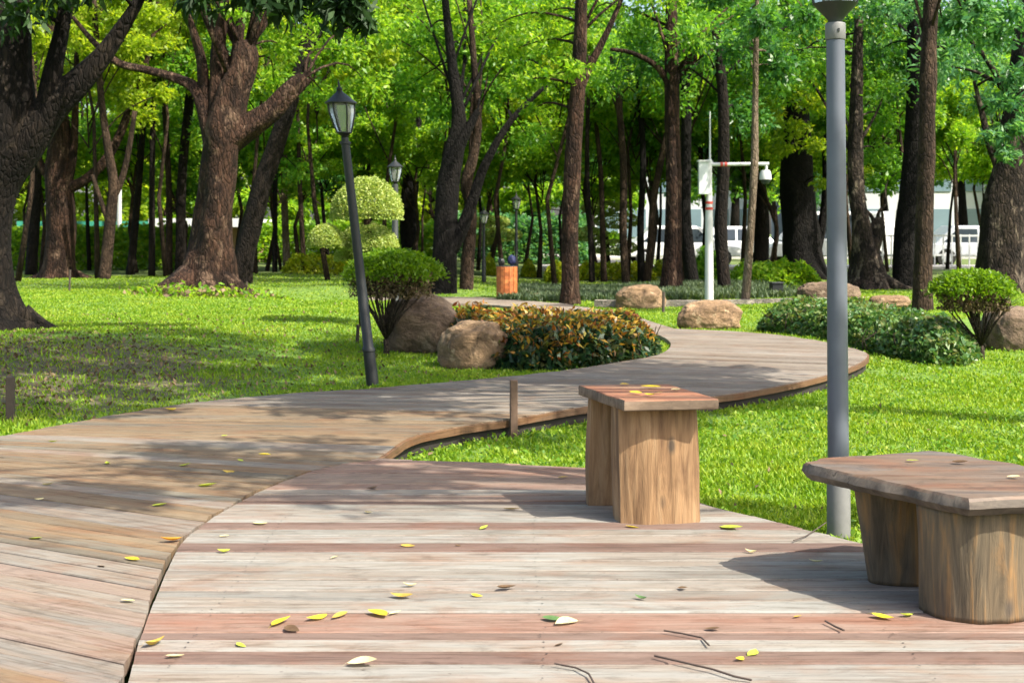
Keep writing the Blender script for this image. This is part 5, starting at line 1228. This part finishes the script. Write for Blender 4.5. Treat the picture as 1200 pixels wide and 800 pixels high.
def build_small():
    # orange litter bin
    b = gp(594, 350.5); d = b.y; k = d / F; R = 12.2 * k; hh = 38 * k
    t = thing('litter_bin', b, 'orange wooden slatted litter bin standing by the boardwalk', 'litter bin')
    n = 14
    for q in range(n):
        a = 2 * math.pi * (q + .5) / n; mb = MB(); c = b + Vector((math.cos(a) * R * .94, math.sin(a) * R * .94, hh / 2 + .02)); mb.box(c, (.022, 2 * R * math.sin(math.pi / n) * .9, hh - .03), a, .004)
        if q == 0: first = mb.build('slat', 'bin_slat', t)
        else: mb.build('slat', 'bin_slat', t)
    mb = MB(); mb.lathe([(R * .86, .0), (R * .86, hh - .03), (R * .80, hh - .03), (R * .80, .1)], b, 20); mb.build('liner', 'black_plastic', t)
    mb = MB(); mb.lathe([(R * .97, .0), (R * 1.0, .005), (R * 1.0, .03), (R * .90, .035)], b, 20); mb.build('base_ring', 'black_metal', t)
    mb = MB()
    mb.lathe([(R * .90, hh), (R * 1.0, hh + .004), (R * 1.0, hh + .016), (R * .6, hh + .02)], b, 20); mb.build('rim', 'dark_grey_metal', t)
    def bag(px, w, h_, mat, lab, seed, dy):
        bm = bmesh.new(); bmesh.ops.create_icosphere(bm, subdivisions=4, radius=1.0)
        for v in bm.verts:
            p = v.co.copy(); f = 1 + .22 * mnoise.noise(p * 1.7 + Vector((seed, 0, 0))) + .08 * mnoise.noise(p * 5)
            if p.z > .6: f *= 1 - .5 * (p.z - .6)
            v.co = Vector((p.x * f * w / 2, p.y * f * w / 2, p.z * f * h_ / 2))
        loc = Vector((P(px, 0, d).x, b.y + dy, b.z + hh + .02 + h_ / 2 * .96)); o = MB().bm(bm).build('plastic_bag', mat, smooth=True); o.location = loc
        tag(o, lab, 'bag', 'bags left on the litter bin')
    bag(587.5, 8 * k, 10 * k, 'black_plastic', 'small black bag on the left of the bin top', 1, -.03)
    bag(599.5, 9 * k, 14 * k, 'blue_plastic', 'taller dark blue bag on the right of the bin top', 4, .02)
    # stakes
    def stake(px, py, ptop, w, mat, lab, sq=True, lean=0.0, name='wooden_stake'):
        b = gp(px, py); d = b.y; k = d / F; h_ = (py - ptop) * k; mb = MB()
        if sq: mb.box(b + Vector((0, 0, h_ / 2 - .05)), (w * k, w * k, h_ + .1), .15, .004, ry=lean)
        else: mb.tube([b + Vector((0, 0, -.08)), b + Vector((lean * h_, 0, h_))], [w * k / 2] * 2, 8)
        o = mb.build(name, mat); solo(o, b); tag(o, lab, 'stake', 'short stakes in the lawn')
    stake(602, 514, 445, 8.5, 'stake_wood', 'square wooden stake in the grass left of the tall stool')
    stake(12, 492, 441, 9, 'stake_dark', 'dark wooden stake in the grass at the left edge')
    stake(81, 341, 316, 2.4, 'stake_dark', 'thin metal stake in front of the reddish limbed tree', False, .05, 'metal_stake')
    stake(418, 402, 380, 4, 'stake_dark', 'short dark stake left of the round shrub', False, .08)
    stake(289, 340, 330, 3, 'stake_dark', 'tiny stake on the sunny lawn right of the massive tree', False, 0.0)
    stake(777, 366, 342, 3.5, 'stake_dark', 'thin dark stake at the right end of the oblong boulder', False, .03)
    # dark ground box
    b = gp(911, 347); k = b.y / F; t = thing('utility_box', b, 'small dark utility box on the ground in front of the leafy clump', 'utility box')
    mb = MB(); mb.box(b + Vector((0, .1, 7 * k)), (13 * k, .22, 14 * k + .05), .1, .008); mb.build('housing', 'black_metal', t)
    mb = MB(); mb.box(b + Vector((0, .1, 14.9 * k + .012)), (15 * k, .27, .02), .1, .004); mb.build('lid', 'dark_grey_metal', t)
    # stone kerb in front of the ground cover
    line = [tuple(p) for p in catmull([G2(698, 356, 0.0), G2(760, 356.5), G2(840, 356), G2(930, 354), G2(1000, 352.5), G2(1075, 351)], 8)]
    ribbon('kerb', line, 0.22, -0.12, 0.075, 'kerb_stone', label='pale stone kerb beyond the boulders', inw=0.0)
build_lamps(); build_camera_pole(); build_small()

# ------------------------------------------------------------------ street, cars, buildings
def car(x, y, rz, paint, label, van=False):
    z = float(terrain(x, y)); t = thing('parked_car', (x, y, 0.0 + STREET_Z), label, 'car', 'cars on the street behind the trees'); t.rotation_euler = (0, 0, 0)
    L, W = (4.7, 1.8) if van else (4.4, 1.76); hb, ht = (0.95, 1.95) if van else (0.82, 1.45)
    prof = [(-L / 2, .35), (-L / 2, hb * .95), (-L / 2 + .12, hb), (-L * .30, hb + .03), (L * .26, hb), (L / 2 - .25, hb * .86), (L / 2 - .03, hb * .70), (L / 2, .35)]
    cab = [(-L / 2 + .08 if van else -L * .40, hb - .02), (-L / 2 + .2 if van else -L * .24, ht), (L * .10, ht), (L * .20, ht - .12), (L * .36 if van else L * .28, hb - .02)]
    def pr(mb, pf, w0, w1):
        n = len(pf); lo = min(p[1] for p in pf); hi = max(p[1] for p in pf); V = []
        for s in (-1, 1):
            for a, b2 in pf:
                f = (b2 - lo) / max(.01, hi - lo); ww = w0 + (w1 - w0) * f; V.append((x + a * math.cos(rz) - s * ww / 2 * math.sin(rz), y + a * math.sin(rz) + s * ww / 2 * math.cos(rz), STREET_Z + b2))
        Fc = [tuple(range(n)), tuple(range(n, 2 * n))[::-1]] + [(i, (i + 1) % n + 0, n + (i + 1) % n, n + i)[::-1] for i in range(n)]
        mb.add(V, Fc)
    mb = MB(); pr(mb, prof, W, W * .96); body = mb.build('body', paint, t)
    mod = body.modifiers.new('bevel', 'BEVEL'); mod.width = .06; mod.segments = 3
    mb = MB(); pr(mb, cab, W * .93, W * .74); cb = mb.build('cabin', paint, t); mod = cb.modifiers.new('bevel', 'BEVEL'); mod.width = .05; mod.segments = 2
    # side windows, windscreen
    def loc(a, s, z_): return Vector((x + a * math.cos(rz) - s * math.sin(rz), y + a * math.sin(rz) + s * math.cos(rz), STREET_Z + z_))
    za, zb = hb + .05, ht - .12
    for s in (-1, 1):
        def sw(z_): f = (z_ - hb) / (ht - hb); return s * ((W * .93 + (W * .74 - W * .93) * f) / 2 + .006)
        for a0, a1, b0, b1 in ((-L * .33, -L * .05, -L * .21, -L * .05), (-L * .03, L * .22, -L * .03, L * .12)):
            mb = MB(); mb.add([loc(a0, sw(za), za), loc(a1, sw(za), za), loc(b1, sw(zb), zb), loc(b0, sw(zb), zb)], [(0, 1, 2, 3)]); mb.build('window', 'car_glass', t)
    for a in (-L * .31, L * .31):
        for s in (-1, 1):
            c = loc(a, s * (W / 2 - .09), .32); ax = Vector((-math.sin(rz), math.cos(rz), 0)) * s
            mb = MB(); mb.tube([c - ax * .1, c + ax * .09], [.32, .32], 18); w = mb.build('wheel', 'tyre_rubber', t, smooth=True, angle=40)
            mb = MB(); mb.tube([c + ax * .085, c + ax * .10], [.20, .18], 14); mb.build('rim', 'car_silver', t)
    for s in (-1, 1):
        mb = MB(); mb.box(loc(L / 2 - .03, s * W * .36, hb * .66), (.06, .3, .12), rz, .01); mb.build('headlight', 'lamp_glass', t)
        mb = MB(); mb.box(loc(-L / 2, s * W * .38, hb * .8), (.05, .2, .16), rz, .01); mb.build('tail_light', 'tail_red', t)
    return t

STREET_Z = 0.02
def build_street():
    def sheet(name, x0, x1, y0, y1, z, mat, label):
        mb = MB(); mb.box(((x0 + x1) / 2, (y0 + y1) / 2, z - .1), (x1 - x0, y1 - y0, .2)); o = mb.build(name, mat); o['kind'] = 'structure'; o['label'] = label
    sheet('pavement', 1.0, 90, 43.0, 45.5, 0.12, 'pavement', 'pale pavement along the street')
    sheet('street', 1.0, 90, 45.5, 58, STREET_Z, 'asphalt', 'asphalt street behind the park')
    sheet('far_pavement', 1.0, 90, 58, 66, 0.12, 'pavement', 'wide pale pavement across the street')
    for i in range(9):
        mb = MB(); x = 4 + i * 5; mb.box((x, 51.7, STREET_Z + .003), (2.4, .14, .006)); o = mb.build('road_marking', 'road_paint'); o['kind'] = 'structure'
    car(6.0, 47.2, 0.02, 'car_white', 'white car parked behind the leaning brown trunk')
    car(11.3, 47.4, math.pi + .02, 'car_white', 'white van standing behind the white camera pole', True)
    car(16.6, 47.3, .02, 'car_silver', 'silver car behind the stout black trunk')
    car(21.6, 47.3, math.pi, 'car_white', 'white car behind the jointed trunk at the right')
    car(9.0, 54.8, math.pi, 'car_white', 'white car on the far side of the street')
    # white railing beside the street
    t = thing('white_railing', (16.6, 44.6, .12), 'white metal railing along the street at the right', 'railing')
    for z in (.35, 1.0):
        mb = MB(); mb.box((16.6, 44.6, .12 + z), (9.0, .05, .06)); mb.build('rail', 'white_paint', t)
    for i in range(31):
        mb = MB(); mb.box((12.2 + i * .293, 44.6, .12 + .52), (.04, .04, 1.05)); mb.build('post', 'white_paint', t)
    # buildings across the street
    def building(x0, x1, y, hh, label, floors, bays, wall='far_wall'):
        t = thing('office_building', ((x0 + x1) / 2, y, 0), label, 'building', 'pale buildings across the street')
        mb = MB(); mb.box(((x0 + x1) / 2, y + 5, hh / 2), (x1 - x0, 10, hh)); mb.build('wall', wall, t)
        fw = (x1 - x0) / bays; fh = hh / floors
        for i in range(bays):
            for j in range(floors):
                mb = MB(); mb.box((x0 + (i + .5) * fw, y - .01, (j + .5) * fh + .2), (fw * .72, .12, fh * .62)); w = mb.build('window', 'far_glass', t)
        mb = MB(); mb.box(((x0 + x1) / 2, y + 4.9, hh + .3), (x1 - x0 + .5, 10.6, .6)); mb.build('roof', 'pale_paint', t)
    building(6, 18, 96, 13, 'pale office block seen between trunks behind the parked cars', 4, 6)
    building(20, 33, 92, 16, 'pale blue grey office block behind the banyan', 5, 6)
    building(34, 46, 90, 12, 'white low block with glass behind the jointed trunk', 4, 6)
    # kiosk on the left
    t = thing('kiosk', (-12.8, 47, .2), 'low kiosk with a green and white roof edge seen between the left trunks', 'building')
    mb = MB(); mb.box((-13.2, 49, .75), (7.6, 4, 1.35)); mb.build('wall', 'kiosk_wall', t)
    mb = MB(); mb.box((-15.0, 48.7, 1.52), (4.6, 5, .2)); mb.build('roof', 'roof_green', t)
    mb = MB(); mb.box((-11.0, 48.7, 1.57), (3.4, 5, .3)); mb.build('white_roof', 'roof_white', t)
    mb = MB(); mb.box((-14.2, 46.96, .9), (1.6, .1, .6)); mb.build('window', 'car_glass', t)
    mb = MB(); mb.tube([(-13.6, 45.8, .1), (-13.6, 45.8, 3.2)], [.09, .08], 10); o = mb.build('white_pole', 'white_paint'); solo(o, (-13.6, 45.8, .1)); tag(o, 'thin white pole in front of the kiosk', 'pole')
build_street()

# ------------------------------------------------------------------ fallen leaves and twigs
def build_litter():
    bases = []
    for v in range(4):
        rs = random.Random(v); n = 7; V = []; Fc = []
        curl = [0.16, 0.30, 0.08, 0.45][v]; bend = [0.0, .12, -.10, .05][v]
        for i in range(n + 1):
            t = i / n; w = 0.24 * math.sin(math.pi * min(1, t * 1.02)) ** 0.75 * (1 - .25 * t) if 0 < i < n else 0.004
            x = t - .5; z = 0.02 + curl * (t - .45) ** 2 * 1.6; y0 = bend * math.sin(math.pi * t)
            V += [(x, y0 - w, z + w * (.35 + .5 * curl)), (x, y0, z), (x, y0 + w, z + w * (.30 + .3 * curl))]
        for i in range(n):
            a = i * 3; Fc += [(a, a + 1, a + 4, a + 3), (a + 1, a + 2, a + 5, a + 4)]
        b = len(V); V += [(-.5, .0, .02 + curl * .32), (-.5, .012, .022 + curl * .32), (-.68, .03, .03), (-.68, .022, .03)]; Fc.append((b, b + 1, b + 2, b + 3))
        me = bpy.data.meshes.new('fallen_leaf'); me.from_pydata(V, [], Fc); me.materials.append(M['fallen_yellow']); me.polygons.foreach_set('use_smooth', [True] * len(Fc)); bases.append(me)
    Y, Li, Cr, Br, Mu, Or, Gr = 'fallen_yellow', 'fallen_lime', 'fallen_cream', 'fallen_brown', 'fallen_mustard', 'fallen_orange', 'fallen_green'
    L = [(330, 731, 34, Y, 'yellow leaf at the left of the cluster on the reddish board'), (344, 738, 27, Br, 'dark brown leaf touching the leftmost leaf of the cluster'), (371, 725, 30, Y, 'yellow leaf second from the left on the reddish board'), (398, 723, 30, Mu, 'dull yellow leaf in the middle of the cluster on the reddish board'),
         (442, 722, 38, Y, 'bright yellow leaf at the right of the cluster on the reddish board'), (463, 720, 17, Cr, 'whitish leaf scrap touching the brightest yellow leaf'), (425, 780, 40, Cr, 'pale yellow curled leaf at the very front of the deck'), (205, 771, 24, Cr, 'cream leaf at the front left of the deck near the seam'),
         (283, 757, 18, Li, 'lime leaf on the grey board left of the front curled leaf'), (181, 757, 34, Mu, 'flat dull leaf just right of the seam at the front'), (471, 700, 32, Mu, 'brownish yellow leaf behind the yellow cluster'), (593, 691, 26, Br, 'dark brown leaf in the middle of the grey boards'), (559, 698, 17, Y, 'small yellow leaf left of the dark brown one'),
         (480, 687, 18, Cr, 'whitish sliver of leaf on the grey boards'), (751, 702, 18, Gr, 'small green leaf in front of the tall stool'), (648, 726, 30, Gr, 'dark green leaf on the reddish board'), (664, 731, 36, Cr, 'pale leaf tucked under the dark green leaf'), (655, 756, 16, Br, 'small brown leaf near the front centre'),
         (881, 766, 24, Li, 'bright lime leaf at the front left of the low bench'), (866, 773, 16, Y, 'small yellow leaf beside the bright lime leaf'), (880, 648, 16, Cr, 'cream upright leaf between the stool and the low bench'), (857, 619, 30, Li, 'yellow green leaf right of the tall stool leg'), (741, 618, 20, Y, 'yellow leaf against the foot of the tall stool'),
         (567, 619, 17, Li, 'lime leaf left of the stool shadow'), (478, 641, 20, Mu, 'mustard leaf on the middle boards'), (392, 654, 15, Cr, 'whitish leaf on the pale middle boards'), (537, 640, 9, Br, 'tiny brown scrap right of the mustard leaf'), (305, 615, 18, Cr, 'white leaf near the seam on the far boards'), (263, 629, 15, Cr, 'cream leaf close to the seam'), (262, 647, 18, Li, 'lime leaf close to the seam'),
         (432, 601, 12, Cr, 'cream scrap on the far pinkish boards'), (436, 573, 20, Br, 'brown leaf on the far pinkish boards'), (600, 597, 26, Mu, 'faded leaf beside the tip of the stool shadow'), (386, 546, 12, Li, 'lime leaf where the deck meets the boardwalk'),
         (187, 593, 20, Li, 'large lime leaf on the brown boardwalk'), (243, 570, 24, Li, 'pale green leaf on the boardwalk near the shadow streak'), (217, 546, 16, Li, 'lime leaf in the shadow streak of the boardwalk'), (127, 544, 14, Li, 'lime leaf left of the shadow streak'), (46, 586, 12, Cr, 'pale leaf at the left part of the boardwalk'), (42, 631, 18, Li, 'lime leaf low at the left of the boardwalk'),
         (56, 569, 16, Cr, 'cream leaf at the left in the sunny strip'), (62, 518, 11, Li, 'lime leaf at the far left edge of the boardwalk'), (263, 511, 9, Li, 'small lime leaf at the far edge in the shade'), (200, 481, 16, Y, 'yellow leaf on the grass edge of the boardwalk'), (155, 657, 24, Y, 'yellow leaf on the near left boards'), (200, 634, 30, Or, 'orange leaf beside the seam'),
         (119, 664, 14, Br, 'brown leaf on the near left boards'), (150, 705, 22, Cr, 'cream leaf left of the seam on the near boards'), (282, 540, 12, Li, 'lime leaf on the sunny strip of the boardwalk'), (268, 553, 16, Mu, 'olive leaf on the sunny strip of the boardwalk'), (310, 533, 16, Y, 'yellow leaf farther along the sunny strip'),
         (1062, 722, 22, Li, 'bright yellow lime leaf in front of the low bench'), (1034, 725, 28, Y, 'pale yellow leaf left of the bright one by the bench'), (935, 724, 14, Mu, 'mustard leaf on the reddish board left of the bench'), (835, 738, 18, Br, 'brown leaf scrap on the reddish board'), (956, 659, 20, Cr, 'cream leaf in the bench shadow edge'), (800, 690, 14, Br, 'dark scrap between the stool and the bench'), (660, 560, 14, Mu, 'mustard leaf behind the stool shadow')]
    def place(px, py, wpx, mat, lab, z=None):
        zz = 0.0 if z is None else z; x, y = G2(px, py, zz)
        on_lawn = not (pip(np.array([x]), np.array([y]), PATH)[0] or pip(np.array([x]), np.array([y]), DECK)[0]) and z is None
        if on_lawn: q = gp(px, py); x, y, zz = q.x, q.y, q.z + .03
        o = bpy.data.objects.new('fallen_leaf', random.choice(bases)); COL.objects.link(o); s = wpx * y / F * random.uniform(0.85, 1.02)
        o.location = (x, y, zz + 0.003); o.rotation_euler = (random.uniform(-.22, .22), random.uniform(-.12, .12), random.choice([0, math.pi]) + random.uniform(-1.0, 1.0)); o.scale = (s, s * random.uniform(.75, 1.3), s * random.uniform(.5, 1.5))
        o.material_slots[0].link = 'OBJECT'; o.material_slots[0].material = M[mat]; tag(o, lab, 'leaf', 'fallen leaves on the timber')
    for a in L: place(*a)
    for px, py, w, m, lab in [(732, 451.5, 14, Mu, 'mustard leaf at the back of the stool seat'), (763, 454.5, 24, Y, 'yellow leaf in the middle of the stool seat'), (745, 462, 20, Y, 'yellow leaf near the left front of the stool seat'), (762, 464, 18, Y, 'second yellow leaf near the front of the stool seat'), (792, 458, 16, Cr, 'cream leaf on the right of the stool seat'), (772, 461, 14, Cr, 'cream leaf scrap in the middle front of the stool seat')]:
        place(px, py, w, m, lab, 0.564)
    for px, py, w, m, lab in [(1069, 540, 16, Li, 'lime leaf on the far side of the low bench seat'), (1125, 543, 22, Br, 'brown leaf on the back of the low bench seat'), (1188, 560, 16, Cr, 'cream leaf near the right of the low bench seat')]:
        place(px, py, w, m, lab, 0.431)
    for pts, r, lab in [([(767, 772), (800, 780), (835, 788), (860, 796), (881, 799)], .0035, 'long thin dark twig at the front of the deck'), ([(778, 742), (800, 746), (822, 750), (831, 760)], .003, 'bent twig on the reddish board'), ([(967, 731), (978, 736), (989, 741)], .0035, 'short dark twig left of the low bench'),
                        ([(650, 781), (675, 785), (690, 793), (698, 806)], .003, 'curved twig at the front centre of the deck'), ([(930, 636), (945, 630), (958, 622), (968, 614)], .0025, 'thin twig on the deck edge by the silver lamp')]:
        w = [Vector((*G2(*p), 0.006 + random.uniform(0, .006))) for p in pts]; mb = MB(); mb.tube(w, [r] * len(w), 6); o = mb.build('twig', 'twig'); solo(o, w[0]); tag(o, lab, 'twig', 'twigs on the deck')
build_litter()
